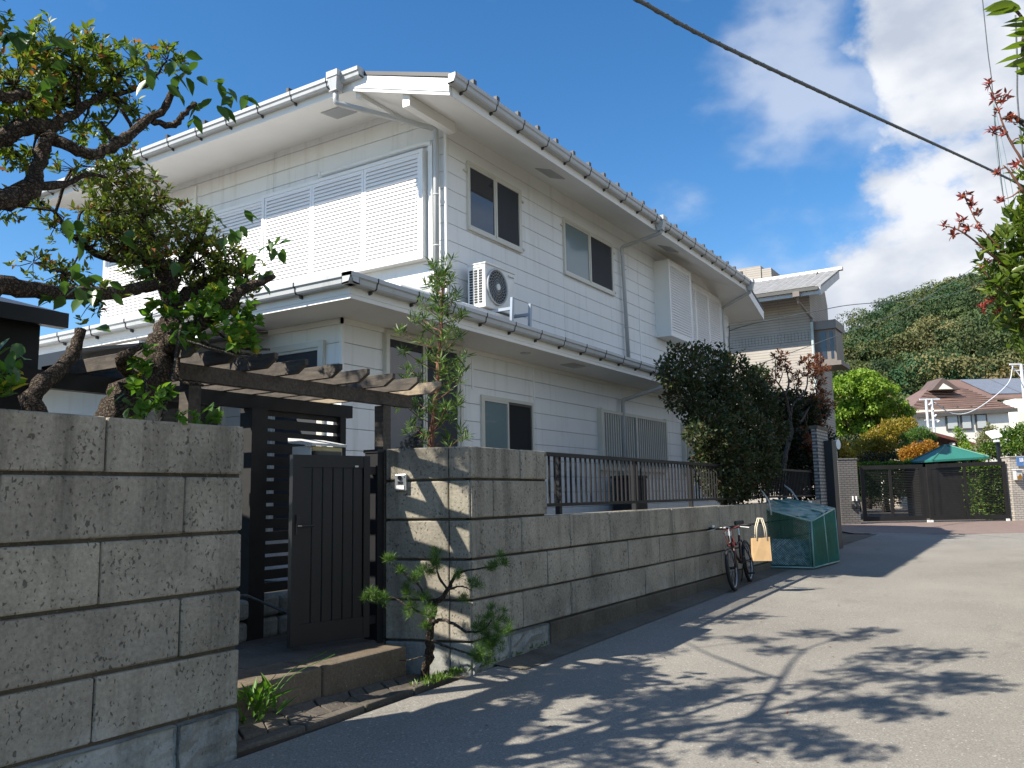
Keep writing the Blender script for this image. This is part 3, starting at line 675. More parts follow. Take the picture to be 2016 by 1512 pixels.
# ---------------------------------------------------------------- fence on the low wall
fn = thing('metal_fence', 'dark brown metal railing on top of the low stone wall', 'fence', (-3.82, 11.5, 1.33))
FX = -3.82
MB().box(FX-.022, FX+.022, 6.42, 17.0, 1.865, 1.90).build('top_rail', 'fence_brown', fn)
MB().box(FX-.022, FX+.022, 6.42, 17.0, 1.405, 1.435).build('bottom_rail', 'fence_brown', fn)
ba = MB().box(-.008, .008, -.009, .009, -.217, .215).mesh('baluster', 'fence_brown')
y = 6.50
while y < 16.95: link_mesh('baluster', ba, None, fn, (FX, y, 1.65)); y += .104
fp = MB().box(-.024, .024, -.024, .024, -.29, .27).mesh('post', 'metal_black')
for y in (6.98, 8.72, 10.5, 12.3, 14.1, 15.9): link_mesh('post', fp, None, fn, (FX-.06, y, 1.60))
# ---------------------------------------------------------------- the white house
hs = thing('white_house', 'two storey white siding house with grey gutters behind the stone wall', 'house', (-10, 13, .5))
SX, FY, LY = -6.40, 8.64, 6.70            # street face, upper front face, lower front face
def lx(a, z, o=0): return (SX+o, a, z)     # street face: a = y
def ly(a, z, o=0): return (a, FY-o, z)     # upper front: a = x
def ll(a, z, o=0): return (a, LY-o, z)     # lower front: a = x
def fbox(mb, fn, a0, a1, z0, z1, o0, o1):
    p, q = Vector(fn(a0, z0, o0)), Vector(fn(a1, z1, o1)); return mb.box(p.x, q.x, p.y, q.y, p.z, q.z)
core = MB()
core.box(-14.2, SX-.016, FY+.016, 20.55, 3.4, 6.6)
core.prism([(-14.2, FY+.02, 6.6), (SX-.02, FY+.02, 6.4), (SX-.02, FY+.02, 6.5), (-7.2, FY+.02, 6.85), (-14.2, FY+.02, 6.95)], (0, .1, 0))
core.box(-14.2, SX-.016, LY+.016, 20.5, .5, 3.49)
core.build('wall', 'gutter_grey', hs)
Zs = [6.32-.238*k for k in range(-3, 24)]
def siding(fn, cuts, zlo, zhi, hide=None):
    for z1 in Zs:
        z0 = z1-.238; a, b = max(z0, zlo), min(z1, zhi)
        if b-a < .03: continue
        for c0, c1 in zip(cuts[:-1], cuts[1:]):
            e1 = c1
            mb = MB(); fbox(mb, fn, c0+.003, e1-.003, a+.0035, b-.0035, -.016, random.uniform(-.001, .001))
            link_mesh('siding_board', mb.mesh('siding_board', 'siding_white', bevel=.003), None, hs)
siding(lx, [8.665, 11.88, 14.95, 18.0, 20.53], 3.95, 6.54)
siding(ly, [-14.18, -11.64, -9.72, -6.425], 4.30, 6.97)
siding(lx, [6.725, 9.05, 10.85, 14.0, 17.2, 20.48], .6, 3.485)
siding(ll, [-14.18, -11.2, -9.0, -6.425], .6, 3.485)
tr = MB()
tr.box(SX-.025, SX+.012, FY-.012, FY+.025, 4.0, 6.53); tr.box(SX-.025, SX+.012, LY-.012, LY+.025, .6, 3.485)
tr.box(SX-.02, SX+.010, 20.50, 20.56, 3.9, 6.2)
pass
for q in ((SX-.025, SX+.012, FY-.012, FY+.025, 4.0, 6.53), (SX-.025, SX+.012, LY-.012, LY+.025, .6, 3.485), (SX-.02, SX+.010, 20.50, 20.56, 3.9, 6.2)): bx('corner_trim', 'trim_white', hs, *q)
jt = MB()
for y in (9.20, 10.82): jt.box(SX, SX+.014, y-.02, y+.02, 2.95, 3.48)
jt.box(SX, SX+.010, 14.93, 14.97, 4.0, 5.0)
for q in ((SX, SX+.014, 9.18, 9.22, 2.95, 3.48), (SX, SX+.014, 10.80, 10.84, 2.95, 3.48), (SX, SX+.010, 14.93, 14.97, 4.0, 5.0)): bx('joint_cover', 'trim_white', hs, *q)

# --- upper roof: street slope, front slope, back slope turning round the corner like a pinwheel
S_ = lambda x: 6.48+.32*(-5.6-x)
P1, P2, P3 = (-5.6, 7.65, 6.48), (-5.6, 19.4, 6.48), (-5.6, 20.85, 6.02)
P0, AP, RE = (-7.225, 7.65, 7.0), (-12.29, 12.72, 8.62), (-14.6, 12.72, 8.62)
FL, BL = (-14.6, 7.65, 7.0), (-14.6, 20.85, 6.02)
polys = [[P1, P2, AP, P0], [P0, AP, RE, FL], [P2, P3, BL, RE, AP]]
out = [P1, P2, P3, BL, RE, FL, P0]
up_ = lambda p, d: (p[0], p[1], p[2]+d)
rf = MB()
def grow(p, e=.03): return (p[0]+(e if p[0] > -5.7 else (-e if p[0] < -14.5 else 0)), p[1]-(e if p[1] < 7.7 else 0)+(e if p[1] > 20.8 else 0), p[2])
for pl_ in polys: rf.add([up_(grow(p), .055) for p in pl_], [tuple(range(len(pl_)))]); rf.add([up_(grow(p), .004) for p in pl_], [tuple(range(len(pl_)))[::-1]])
for a, b in zip(out, out[1:]+out[:1]): a, b = grow(a), grow(b); rf.add([up_(a, .004), up_(b, .004), up_(b, .055), up_(a, .055)], [(0, 1, 2, 3)])
roof = rf.build('roof', 'roof_dark', hs)
ev = MB()
for pl_ in polys: ev.add([up_(p, -.21) for p in pl_], [tuple(range(len(pl_)))[::-1]])
for a, b in zip(out, out[1:]+out[:1]): ev.add([up_(a, -.21), up_(b, -.21), up_(b, .0), up_(a, .0)], [(0, 1, 2, 3)])
ev.build('eave_board', 'soffit_white', hs)
MB().prism([(-14.6, 7.66, 6.775), (-7.16, 7.66, 6.775), (-7.16, FY+.01, 6.895), (-14.6, FY+.01, 6.895)], (0, 0, .012)).build('soffit', 'soffit_white', hs)
# bargeboard of the near rake, in two steps
bb = MB(); bb.prism([(-5.585, 7.648, 6.255), (-7.20, 7.648, 6.772), (-7.20, 7.648, 6.96), (-5.585, 7.648, 6.455)], (0, -.022, 0))
bb.prism([(-5.585, 7.626, 6.30), (-7.15, 7.626, 6.80), (-7.15, 7.626, 6.965), (-5.585, 7.626, 6.465)], (0, -.012, 0))
bb.build('bargeboard', 'trim_white', hs)
bf = MB(); bf.prism([(-5.598, 19.42, 6.25), (-5.598, 20.87, 5.79), (-5.598, 20.87, 6.0), (-5.598, 19.42, 6.465)], (.022, 0, 0)); bf.build('bargeboard', 'trim_white', hs)
for x, w, z0 in ((-6.30, .11, 6.335), (-7.10, .08, 6.68)):
    MB().prism([(x-w/2, 7.69, z0), (x+w/2, 7.69, z0), (x+w/2, 7.69, S_(x+w/2)-.213), (x-w/2, 7.69, S_(x-w/2)-.213)], (0, .96, 0)).build('beam', 'soffit_white', hs)
sg = MB().box(-.025, .025, -.035, .035, 0, .185).mesh('snow_guard', 'bracket_dark')
y = 8.2
while y < 19.4: link_mesh('snow_guard', sg, None, roof, (-5.63, y, 6.515)); y += .53
x = -7.6
while x > -14.3: link_mesh('snow_guard', sg, None, roof, (x, 7.80, 7.06)); x -= .9
# fascia proud of the eaves
MB().box(-5.602, -5.578, 7.68, 19.42, 6.262, 6.46).build('fascia', 'soffit_white', hs)
MB().box(-14.6, -7.2, 7.628, 7.652, 6.77, 6.98).build('fascia', 'soffit_white', hs)

def gutter(name, base, along, outv, length, brackets, mat='gutter_grey', b0=.35, bs=.65, h=.125, ext=0):
    """a box gutter: base = start of its back lower edge"""
    b = Vector(base); al = Vector(along); o = Vector(outv)
    prof = [(0, 0), (.085, 0), (.10, .018), (.108, .06), (.125, .075), (.125, h), (.116, h), (.116, .085), (.09, .02), (.006, .012), (.006, h), (0, h)]
    mb = MB(); mb.prism([b + o*u + Vector((0, 0, v)) for u, v in prof], al*length)
    for s in (0, length): mb.prism([b + al*s + o*u + Vector((0, 0, v)) for u, v in [(0, 0), (.085, 0), (.10, .018), (.108, .06), (.125, .075), (.125, h), (0, h)]], al*(.004 if s == 0 else -.004))
    g = mb.build('gutter', mat, hs)
    p2 = [(-.004, -.007), (.088, -.007), (.106, .014), (.114, .058), (.131, .072), (.131, h+.002), (.125, h+.002), (.125, .075), (.108, .06), (.10, .018), (.085, 0), (0, 0)]
    bm_ = MB(); bm_.prism([o*u + Vector((0, 0, v)) - al*.006 for u, v in p2], al*.012)
    bm_.prism([o*u + Vector((0, 0, v)) - al*.012 for u, v in [(-.01, -.04), (.035, -.03), (.035, -.007), (-.01, -.007)]], al*.024)
    me = bm_.mesh('bracket', 'bracket_dark'); s = b0
    for _ in range(brackets): link_mesh('bracket', me, None, g, b+al*s); s += bs
    return g
gutter('g', (-5.577, 7.58, 6.372), (0, 1, 0), (1, 0, 0), 11.95, 18, b0=.25, bs=.655)
gutter('g', (-14.6, 7.627, 6.865), (1, 0, 0), (0, -1, 0), 7.66, 11, b0=.5, bs=.66)
# --- lower pent roof
lr = MB(); E0, HP = (-5.62, 6.0, 3.70), (-7.65, 8.64, 4.385)
lr.add([E0, (-13.4, 6.0, 3.70), (-13.4, 8.64, 4.385), HP], [(0, 1, 2, 3)][::1])
lr.add([E0, HP, (-6.38, 8.64, 3.965), (-6.38, 17.3, 3.965), (-5.62, 17.3, 3.70)], [(0, 1, 2, 3, 4)])
lr.box(-13.4, -5.63, 6.01, 6.06, 3.64, 3.697); lr.box(-5.68, -5.63, 6.06, 17.3, 3.64, 3.697)
lr.build('lower_roof', 'roof_low', hs)
le = MB()
le.box(-13.4, -5.66, 6.04, 6.064, 3.485, 3.64); le.box(-5.684, -5.66, 6.064, 17.3, 3.485, 3.64)
le.box(-13.4, -5.652, 6.032, 6.05, 3.53, 3.64); le.box(-5.67, -5.652, 6.05, 17.3, 3.53, 3.64)
le.build('fascia', 'soffit_white', hs)
MB().box(-13.4, -5.69, 6.066, LY-.0, 3.492, 3.508).box(SX+.0, -5.69, LY, 17.3, 3.492, 3.508).build('soffit', 'soffit_white', hs)
gutter('g', (-5.652, 5.905, 3.60), (0, 1, 0), (1, 0, 0), 11.3, 16, 'gutter_grey', .4, .66, .115)
gutter('g', (-13.4, 6.03, 3.60), (1, 0, 0), (0, -1, 0), 7.75+.12, 10, 'gutter_grey', .6, .72, .115)
MB().box(SX+.002, SX+.03, LY-.03, 17.3, 3.43, 3.491).box(-13.4, SX+.03, LY-.03, LY-.002, 3.43, 3.491).build('cornice', 'soffit_white', hs)
# soffit vents
def vent(x0, x1, y0, y1, zf):
    mb = MB(); a = Vector((x0, y0, zf(x0, y0))); b = Vector((x1, y0, zf(x1, y0))); c = Vector((x1, y1, zf(x1, y1))); d = Vector((x0, y1, zf(x0, y1)))
    mb.prism([a, b, c, d], (0, 0, -.012)); v = mb.build('soffit_vent', 'gutter_grey', hs); g = MB()
    for k in range(9):
        t = (k+.5)/9; p = a.lerp(d, t)*.94+b.lerp(c, t)*.06; q = a.lerp(d, t)*.06+b.lerp(c, t)*.94
        g.bar(p-Vector((0, 0, .015)), q-Vector((0, 0, .015)), .010, .006)
    g.build('grille', 'pipe_grey', v, kind='stuff')
fs_ = lambda x, y: 6.775+.121*(y-7.66)-.001
vent(-8.0, -7.62, 7.92, 8.24, fs_); vent(-12.2, -11.8, 7.92, 8.24, fs_)
ss_ = lambda x, y: S_(x)-.211
vent(-6.1, -5.83, 10.5, 10.95, ss_); vent(-6.1, -5.83, 15.3, 15.75, ss_)
vent(-6.08, -5.85, 11.1, 11.5, lambda x, y: 3.491)
dl = MB().disc((-5.97, 9.9, 3.488), (0, 0, 1), .075, .012).build('downlight', 'pipe_grey', hs)

# --- windows
def window(fn, a0, a1, z0, z1, panes, fmat='frame_beige', fw=.04, out=.035, name='window', mid=None):
    mb = MB()
    fbox(mb, fn, a0, a1, z1-fw, z1, -.01, out); fbox(mb, fn, a0, a1, z0, z0+fw, -.01, out+.012)
    fbox(mb, fn, a0, a0+fw, z0+fw, z1-fw, -.01, out); fbox(mb, fn, a1-fw, a1, z0+fw, z1-fw, -.01, out)
    w = mb.build(name, fmat, hs); n = len(panes); st_ = (a1-a0-2*fw)/n
    for k, (pm, sm, od) in enumerate(panes):
        b0 = a0+fw+st_*k; b1 = b0+st_; s = .032
        sh = MB()
        fbox(sh, fn, b0, b1, z1-fw-s, z1-fw, .004, od); fbox(sh, fn, b0, b1, z0+fw, z0+fw+s*1.3, .004, od)
        fbox(sh, fn, b0, b0+s, z0+fw+s*1.3, z1-fw-s, .004, od); fbox(sh, fn, b1-s, b1, z0+fw+s*1.3, z1-fw-s, .004, od)
        sh.build('sash', sm, w)
        pn = MB(); fbox(pn, fn, b0+s*.8, b1-s*.8, z0+fw+s, z1-fw-s*.8, .002, od*.45); pn.build('pane', pm, w)
    return w
def screw_bracket(a, z): 
    mb = MB(); fbox(mb, lx, a, a+.05, z-.012, z+.012, 0, .035); fbox(mb, lx, a+.05, a+.07, z-.02, z+.02, 0, .012); mb.build('bracket', 'frame_beige', hs)
window(lx, 9.11, 10.53, 5.15, 6.14, [('glass_dark', 'frame_beige', .022), ('dark_mesh', 'frame_beige', .034)])
window(lx, 11.87, 13.78, 5.12, 6.10, [('glass_frost', 'frame_beige', .022), ('dark_mesh', 'frame_beige', .034)])
for a, z in ((10.55, 5.98), (10.55, 5.22), (9.03, 5.98), (13.80, 5.95), (13.80, 5.2), (11.79, 5.95)): screw_bracket(a, z)
window(lx, 7.38, 8.92, 1.0, 3.47, [('glass_dark', 'frame_beige', .022), ('dark_mesh', 'frame_beige', .034)], fw=.06, out=.06)
window(lx, 9.38, 10.76, 1.6, 2.89, [('glass_frost', 'frame_beige', .03), ('room_dark', 'frame_bronze', .02)], fw=.045)
window(ll, -7.52, -6.64, 1.0, 3.27, [('dark_mesh', 'frame_beige', .03)], fw=.07, out=.05)
window(ll, -9.6, -8.3, .9, 2.9, [('glass_dark', 'frame_beige', .02), ('glass_dark', 'frame_beige', .03)], fw=.06, out=.05)
# --- lattice window on the lower street face
def lattice(a0, a1, z0, z1):
    mb = MB(); fbox(mb, lx, a0, a0+.07, z0, z1+.04, 0, .09); fbox(mb, lx, a1-.07, a1, z0, z1+.04, 0, .09); fbox(mb, lx, a0+.07, a1-.07, z0, z0+.06, 0, .085); fbox(mb, lx, a0+.07, a1-.07, z1-.03, z1+.02, 0, .085); fbox(mb, lx, (a0+a1)/2-.04, (a0+a1)/2+.04, z0+.06, z1-.03, .02, .085)
    w = mb.build('lattice_window', 'frame_beige', hs); n = 30; s = MB()
    bk = MB(); fbox(bk, lx, a0+.05, a1-.05, z0+.03, z1-.02, .002, .02); bk.build('pane', 'glass_dark', w)
    sm = MB().box(-.013, .013, -.017, .017, z0+.06, z1-.03).mesh('slat', 'frame_beige')
    for k in range(n):
        a = a0+.07+(a1-a0-.14)*(k+.5)/n
        if abs(a-(a0+a1)/2) > .05: link_mesh('slat', sm, None, w, (SX+.062, a, 0))
lattice(12.95, 15.93, 1.92, 2.95); lattice(16.9, 19.6, 1.92, 2.95)
# --- louvred shutters
def shutter(fn, a0, a1, z0, z1, o, parent, fr=.045, pitch=.055, depth=.03):
    mb = MB(); fbox(mb, fn, a0, a0+fr, z0, z1, o-depth, o); fbox(mb, fn, a1-fr, a1, z0, z1, o-depth, o); fbox(mb, fn, a0+fr, a1-fr, z0, z0+fr, o-depth, o); fbox(mb, fn, a0+fr, a1-fr, z1-fr, z1, o-depth, o)
    s = mb.build('shutter', 'shutter_white', parent, bevel=.003); sl_ = MB(); z = z0+fr
    while z < z1-fr-.01:
        p = [Vector(fn(a0+fr-.003, z, o+.002)), Vector(fn(a0+fr-.003, z+.010, o+.002)), Vector(fn(a0+fr-.003, z+pitch-.005, o-.013)), Vector(fn(a0+fr-.003, z+pitch-.010, o-.020)), Vector(fn(a0+fr-.003, z, o-.006))]
        sl_.prism(p, Vector(fn(a1-fr+.003, 0, 0))-Vector(fn(a0+fr-.003, 0, 0))); z += pitch
    sl_.build('slats', 'shutter_white', s, kind='stuff'); 
    bk = MB(); fbox(bk, fn, a0+fr, a1-fr, z0+fr, z1-fr, o-depth-.01, o-depth+.001); bk.build('backing', 'shutter_white', s)
    return s
def shutter_set(fn, a0, a1, z0, z1, n, o, side_o=0):
    mb = MB(); f = .05
    fbox(mb, fn, a0-f, a1+f, z1, z1+f, 0, o+.01); fbox(mb, fn, a0-f, a1+f, z0-f, z0, 0, o+.02)
    fbox(mb, fn, a0-f, a0, z0, z1, 0, o+.012); fbox(mb, fn, a1, a1+f, z0, z1, 0, o+.012)
    w = mb.build('shutter_box', 'trim_white', hs); st_ = (a1-a0)/n
    for k in range(n): shutter(fn, a0+st_*k+.002, a0+st_*(k+1)-.002, z0+.002, z1-.002, o, w)
    return w
shutter_set(ly, -9.78, -6.74, 4.70, 6.13, 3, .12)
shutter_set(ly, -11.0, -9.86, 4.72, 6.13, 1, .06)
shutter_set(ly, -13.95, -11.75, 4.72, 6.25, 2, .06)
mb = MB(); mb.box(-11.62, -11.56, FY-.03, FY, 4.5, 6.75); mb.build('joint_cover', 'trim_white', hs)
# shutter box standing out on the street face, with its shutters beside it
mb = MB(); mb.box(SX, SX+.33, 15.76, 15.80, 4.66, 6.24); mb.box(SX, SX+.33, 17.02, 17.06, 4.66, 6.24); mb.box(SX, SX+.33, 15.80, 17.02, 6.20, 6.24); mb.box(SX, SX+.33, 15.80, 17.02, 4.66, 4.70)
tb = mb.build('shutter_box', 'trim_white', hs); shutter(lx, 15.80, 17.02, 4.70, 6.20, .325, tb)
shutter_set(lx, 17.15, 19.75, 4.66, 6.16, 3, .08)
# conduit along the shutter top and down the corner
cd = MB(); cd.tube([(-8.62, FY-.05, 6.27), (-8.55, FY-.05, 6.27), (-6.72, FY-.05, 6.275), (-6.60, FY-.045, 6.25)], .035, 10); cd.tube([(-8.66, FY-.05, 6.30), (-8.66, FY-.05, 6.22)], .04, 10); cd.box(-6.655, -6.585, FY-.06, FY-.0, 4.62, 6.27)
cd.build('conduit', 'trim_white', hs, smooth=False)
# --- downpipes
def pipe(pts, r, mat, hop=None, parent=hs):
    q = []
    for i, p in enumerate(pts):
        p = Vector(p)
        if 0 < i < len(pts)-1:
            a = (Vector(pts[i-1])-p).normalized(); b = (Vector(pts[i+1])-p).normalized()
            for t in (1, .5): q.append(p+a*.05*t)
            for t in (.5, 1): q.append(p+b*.05*t)
        else: q.append(p)
    o = MB().tube(q, r, 12).build('downpipe', mat, hs, smooth=True)
    if hop:
        h = Vector(hop); m = MB(); c = [(-.11, 0), (.11, 0)]
        m.box(h.x-.095, h.x+.095, h.y-.085, h.y+.085, h.z-.02, h.z+.06)
        t = [(h.x+a*.085, h.y+b*.075, h.z-.02) for a, b in ((-1, -1), (1, -1), (1, 1), (-1, 1))]; u = [(h.x+a*.05, h.y+b*.05, h.z-.19) for a, b in ((-1, -1), (1, -1), (1, 1), (-1, 1))]
        m.add(t+u, [(0, 1, 5, 4), (1, 2, 6, 5), (2, 3, 7, 6), (3, 0, 4, 7), (4, 5, 6, 7)]); m.box(h.x-.065, h.x+.065, h.y-.06, h.y+.06, h.z-.205, h.z-.19)
        m.build('hopper', mat, o)
    return o
pipe([(-7.33, 7.52, 6.80), (-7.33, 7.52, 6.60), (-6.50, 8.56, 6.42), (-6.50, 8.56, 4.15)], .038, 'gutter_grey', (-7.33, 7.52, 6.95))
pipe([(-5.50, 13.97, 6.30), (-5.50, 13.98, 6.22), (-6.33, 14.08, 6.12), (-6.33, 14.2, 3.95)], .036, 'pipe_grey', (-5.50, 13.97, 6.46))
pipe([(-5.50, 19.52, 6.30), (-5.50, 19.52, 6.22), (-6.33, 19.92, 6.02), (-6.33, 19.94, 3.9)], .036, 'pipe_grey', (-5.50, 19.52, 6.46))
pipe([(-5.58, 14.30, 3.60), (-5.62, 14.25, 3.46), (-6.32, 13.86, 3.20), (-6.32, 13.80, .9)], .038, 'pipe_grey')
for z in (5.7, 4.6): MB().torus((-6.33, 14.14, z), (0, 0, 1), .038, .007, 14, 5).build('pipe_clip', 'pipe_grey', hs)
for z in (5.5, 4.8): MB().torus((-6.50, 8.56, z), (0, 0, 1), .040, .007, 14, 5).build('pipe_clip', 'trim_white', hs)
cb_ = MB().tube([(SX+.03, 20.42, 5.62), (SX+.07, 20.40, 5.66), (SX+.06, 20.42, 5.5), (SX+.03, 20.46, 5.3), (SX+.03, 20.46, 3.8)], .014, 6); cb_.build('cable_riser', 'cable_grey', hs)
# --- lean-to at the left of the house
lt = MB(); lt.prism([(-13.5, 4.42, 2.93), (-7.55, 4.42, 2.93), (-7.55, 6.68, 3.45), (-13.5, 6.68, 3.45)], (0, 0, .03)); lt.build('porch_roof', 'roof_low', hs)
MB().box(-13.5, -7.52, 4.38, 4.415, 2.80, 2.955).build('porch_fascia', 'metal_black', hs)
MB().box(-13.3, -7.9, 4.95, 5.05, .5, 2.98).build('porch_wall', 'siding_white', hs)
for y, z in ((5.05, 3.105), (5.75, 3.267)): MB().bar((-13.5, y, z), (-7.55, y, z), .07, .03).build('roof_batten', 'trim_white', hs)

# ---------------------------------------------------------------- air conditioner and things on the lower roof
ac = thing('air_conditioner', 'white outdoor air conditioner unit standing on the lower roof', 'air conditioner', (-6.13, 9.33, 3.98))
X0, X1, Y0, Y1, Z0_, Z1_ = -6.29, -5.99, 8.96, 9.69, 3.985, 4.595
MB().box(X0, X1-.012, Y0, Y1, Z0_, Z1_-.02).build('body', 'plastic_white', ac, bevel=.012, segs=2)
MB().box(X0-.008, X1+.002, Y0-.008, Y1+.008, Z1_-.022, Z1_).build('lid', 'plastic_white', ac, bevel=.006)
cyf, czf = 9.23, 4.30
MB().disc((X1-.008, cyf, czf), (1, 0, 0), .235, .010, 40).build('fan_recess', 'dark_mesh', ac)
gr = MB()
for r in (.06, .10, .14, .18, .215): gr.torus((X1+.012, cyf, czf), (1, 0, 0), r, .0019, 40, 4)
for k in range(22):
    t = 2*math.pi*k/22; gr.tube([(X1+.012, cyf+math.cos(t+a)*r, czf+math.sin(t+a)*r) for r, a in ((.045, 0), (.10, .18), (.16, .42), (.235, .75))], .0022, 4)
gr.torus((X1+.004, cyf, czf), (1, 0, 0), .24, .014, 44, 6); gr.build('fan_grille', 'pipe_grey', ac, kind='stuff')
MB().disc((X1+.018, cyf, czf), (1, 0, 0), .042, .016, 18).build('fan_hub', 'plastic_white', ac)
vs_ = MB()
for i in range(3):
    for j in range(13): vs_.box(X0+.035+.075*i, X0+.035+.075*i+.052, Y0-.004, Y0+.002, Z0_+.065+.0355*j, Z0_+.065+.0355*j+.026)
vs_.build('side_vents', 'dark_mesh', ac, kind='stuff'); MB().box(X0+.09, X0+.21, Y0-.006, Y0+.002, Z1_-.07, Z1_-.045).build('hand_grip', 'pipe_grey', ac, bevel=.004)
tx = bpy.data.curves.new('brand', 'FONT'); tx.body = 'Panasonic'; tx.size = .040; tx.extrude = .0008; to = bpy.data.objects.new('brand_mark', tx); COL.objects.link(to)
to.rotation_euler = (math.pi/2, 0, math.pi/2); me_t = bpy.data.meshes.new_from_object(to.evaluated_get(bpy.context.evaluated_depsgraph_get())); bpy.data.objects.remove(to); me_t.materials.append(MAT['cable_grey'])
to = bpy.data.objects.new('lettering', me_t); COL.objects.link(to); to.rotation_euler = (math.pi/2, 0, math.pi/2); to.location = (X1+.003, 9.50, 4.50); adopt(to, ac)
ab = thing('mounting_frame', 'blue grey metal mounting frame under the air conditioner', 'bracket', (-6.1, 9.3, 3.9))
for y in (9.14, 9.60):
    MB().bar((-6.38, y, 3.955), (-5.72, y, 3.955), .035, .04).build('arm', 'galv', ab); MB().bar((-5.72, y, 3.72), (-5.70, y, 4.10), .045, .035).build('upright', 'galv', ab)
MB().bar((-6.36, 9.0, 3.925), (-6.36, 9.7, 3.925), .035).build('rail', 'galv', ab)
wp = MB().tube([(-5.86, 7.0, 3.835), (-5.86, 9.26, 3.835)], .052, 14).build('drain_pipe', 'plastic_white', smooth=False)
for p in wp.data.polygons: p.use_smooth = len(p.vertices) == 4
solo(wp, 'fat white plastic pipe lying along the lower roof below the air conditioner', 'pipe')
bn = thing('storage_bin', 'black bin against the white wall behind the railing', 'bin', (-6.1, 13.55, .6))
MB().box(-6.3, -5.95, 13.25, 13.95, .6, 1.78).build('body', 'metal_black', bn, bevel=.02); MB().box(-6.32, -5.93, 13.22, 13.98, 1.78, 1.83).build('lid', 'metal_black', bn)

# ---------------------------------------------------------------- dark shed behind the left wall
sd = thing('shed', 'dark shed with black tiled eaves behind the wall at the left edge', 'shed', (-7, 0, .45))
MB().box(-9, -5.53, -5, 2.955, .45, 2.72).build('wall', 'wood_black', sd)
MB().prism([(-5.48, -5.4, 2.70), (-5.48, 3.05, 2.70), (-9.3, 3.05, 3.75), (-9.3, -5.4, 3.75)], (0, 0, .085)).build('roof', 'roof_dark', sd)
MB().box(-5.475, -5.40, -5.4, 3.07, 2.665, 2.765).build('gutter', 'metal_black', sd); MB().box(-5.47, -5.385, 2.55, 2.62, 2.64, 2.78).build('gutter_bracket', 'pipe_grey', sd)
# ---------------------------------------------------------------- tiled house beyond, gate, pillars
bh = thing('tiled_house', 'tall tan tile clad house with a grey tiled roof behind the white house', 'house', (-10, 32, .5))
MB().box(-15, -6.40, 30, 33.0, .4, 8.55).build('wall', 'tile_tan', bh)
MB().prism([(-6.42, 30.0, 8.5), (-6.42, 33.0, 8.5), (-6.42, 32.4, 9.6), (-6.42, 31.6, 9.55)], (.018, 0, 0)).build('gable', 'tile_tan', bh)
sdc = MB()
for k in range(48): sdc.box(-12-.0+.117*k, -12+.117*k+.10, 29.985, 30.0, 6.74, 7.06)
sdc.build('soldier_course', 'tile_tan', bh, kind='stuff')
R0, R1 = 28.65, 32.1
zf_ = lambda y: 8.26+(y-R0)*(9.56-8.26)/(R1-R0)
MB().prism([(-14, R0, zf_(R0)), (-5.72, R0, zf_(R0)), (-5.72, R1, zf_(R1)), (-14, R1, zf_(R1))], (0, 0, .07)).build('roof', 'roof_tile_grey', bh)
x = -14.0; rib = MB().prism([(0, R0-.04, zf_(R0)+.06), (.13, R0-.04, zf_(R0)+.10), (.26, R0-.04, zf_(R0)+.06)], (0, R1-R0, zf_(R1)-zf_(R0))).mesh('roof_tile', 'roof_tile_grey')
while x < -5.95: link_mesh('roof_tile', rib, None, bh, (x, 0, 0)); x += .27
rt = MB().box(-.16, .16, -.12, .12, 0, .11).mesh('ridge_tile', 'ridge_white'); x = -13.8
while x < -5.7: link_mesh('ridge_tile', rt, None, bh, (x, R1, zf_(R1)+.04)); x += .335
MB().box(-14, -5.74, R0-.0, R0+.05, 8.04, 8.26).build('fascia', 'gutter_grey', bh); MB().box(-14, -5.80, R0-.12, R0-.002, 8.17, 8.28).build('gutter', 'frame_bronze', bh)
MB().prism([(-5.74, R0+.05, 8.00), (-5.74, R1+.05, 9.30), (-5.74, R1+.05, 9.58), (-5.74, R0+.05, 8.28)], (-.06, 0, 0)).build('bargeboard', 'gutter_grey', bh)
MB().prism([(-14, R0+.06, 8.06), (-5.80, R0+.06, 8.06), (-5.80, 30.0, 8.42), (-14, 30.0, 8.42)], (0, 0, .02)).build('soffit', 'gutter_grey', bh)
dpb = MB(); dpb.box(-6.62, -6.40, R0-.14, R0+.02, 8.02, 8.20); dpb.tube([(-6.5, R0-.05, 8.02), (-6.48, R0+.05, 7.85), (-6.36, 29.88, 7.5), (-6.36, 29.9, 7.35)], .05, 8); dpb.build('downpipe', 'brown_alu', bh)
MB().tube([(-6.36, 29.9, 7.35), (-6.36, 29.9, 2)], .05, 8).build('downpipe', 'copper_green', bh)
MB().box(-14, -9.37, 35, 38, 9.0, 11.05).build('penthouse', 'tile_tan', bh); MB().box(-9.37, -8.95, 35.05, 38, 9, 10.9).build('penthouse', 'tile_tan', bh)
MB().box(-6.395, -5.60, 30.10, 31.6, 7.10, 7.40).build('bay_cornice', 'brown_alu', bh); MB().box(-6.395, -5.50, 30.05, 31.6, 5.80, 5.95).build('bay_sill', 'brown_alu', bh)
bw = MB(); bw.box(-6.395, -5.66, 30.22, 31.5, 5.95, 7.10); bw.build('bay_wall', 'brown_alu', bh)
for x0, x1 in ((-6.16, -5.98), (-5.84, -5.75)): MB().box(x0, x1, 30.205, 30.22, 6.06, 7.02).build('bay_window', 'glass_dark', bh)
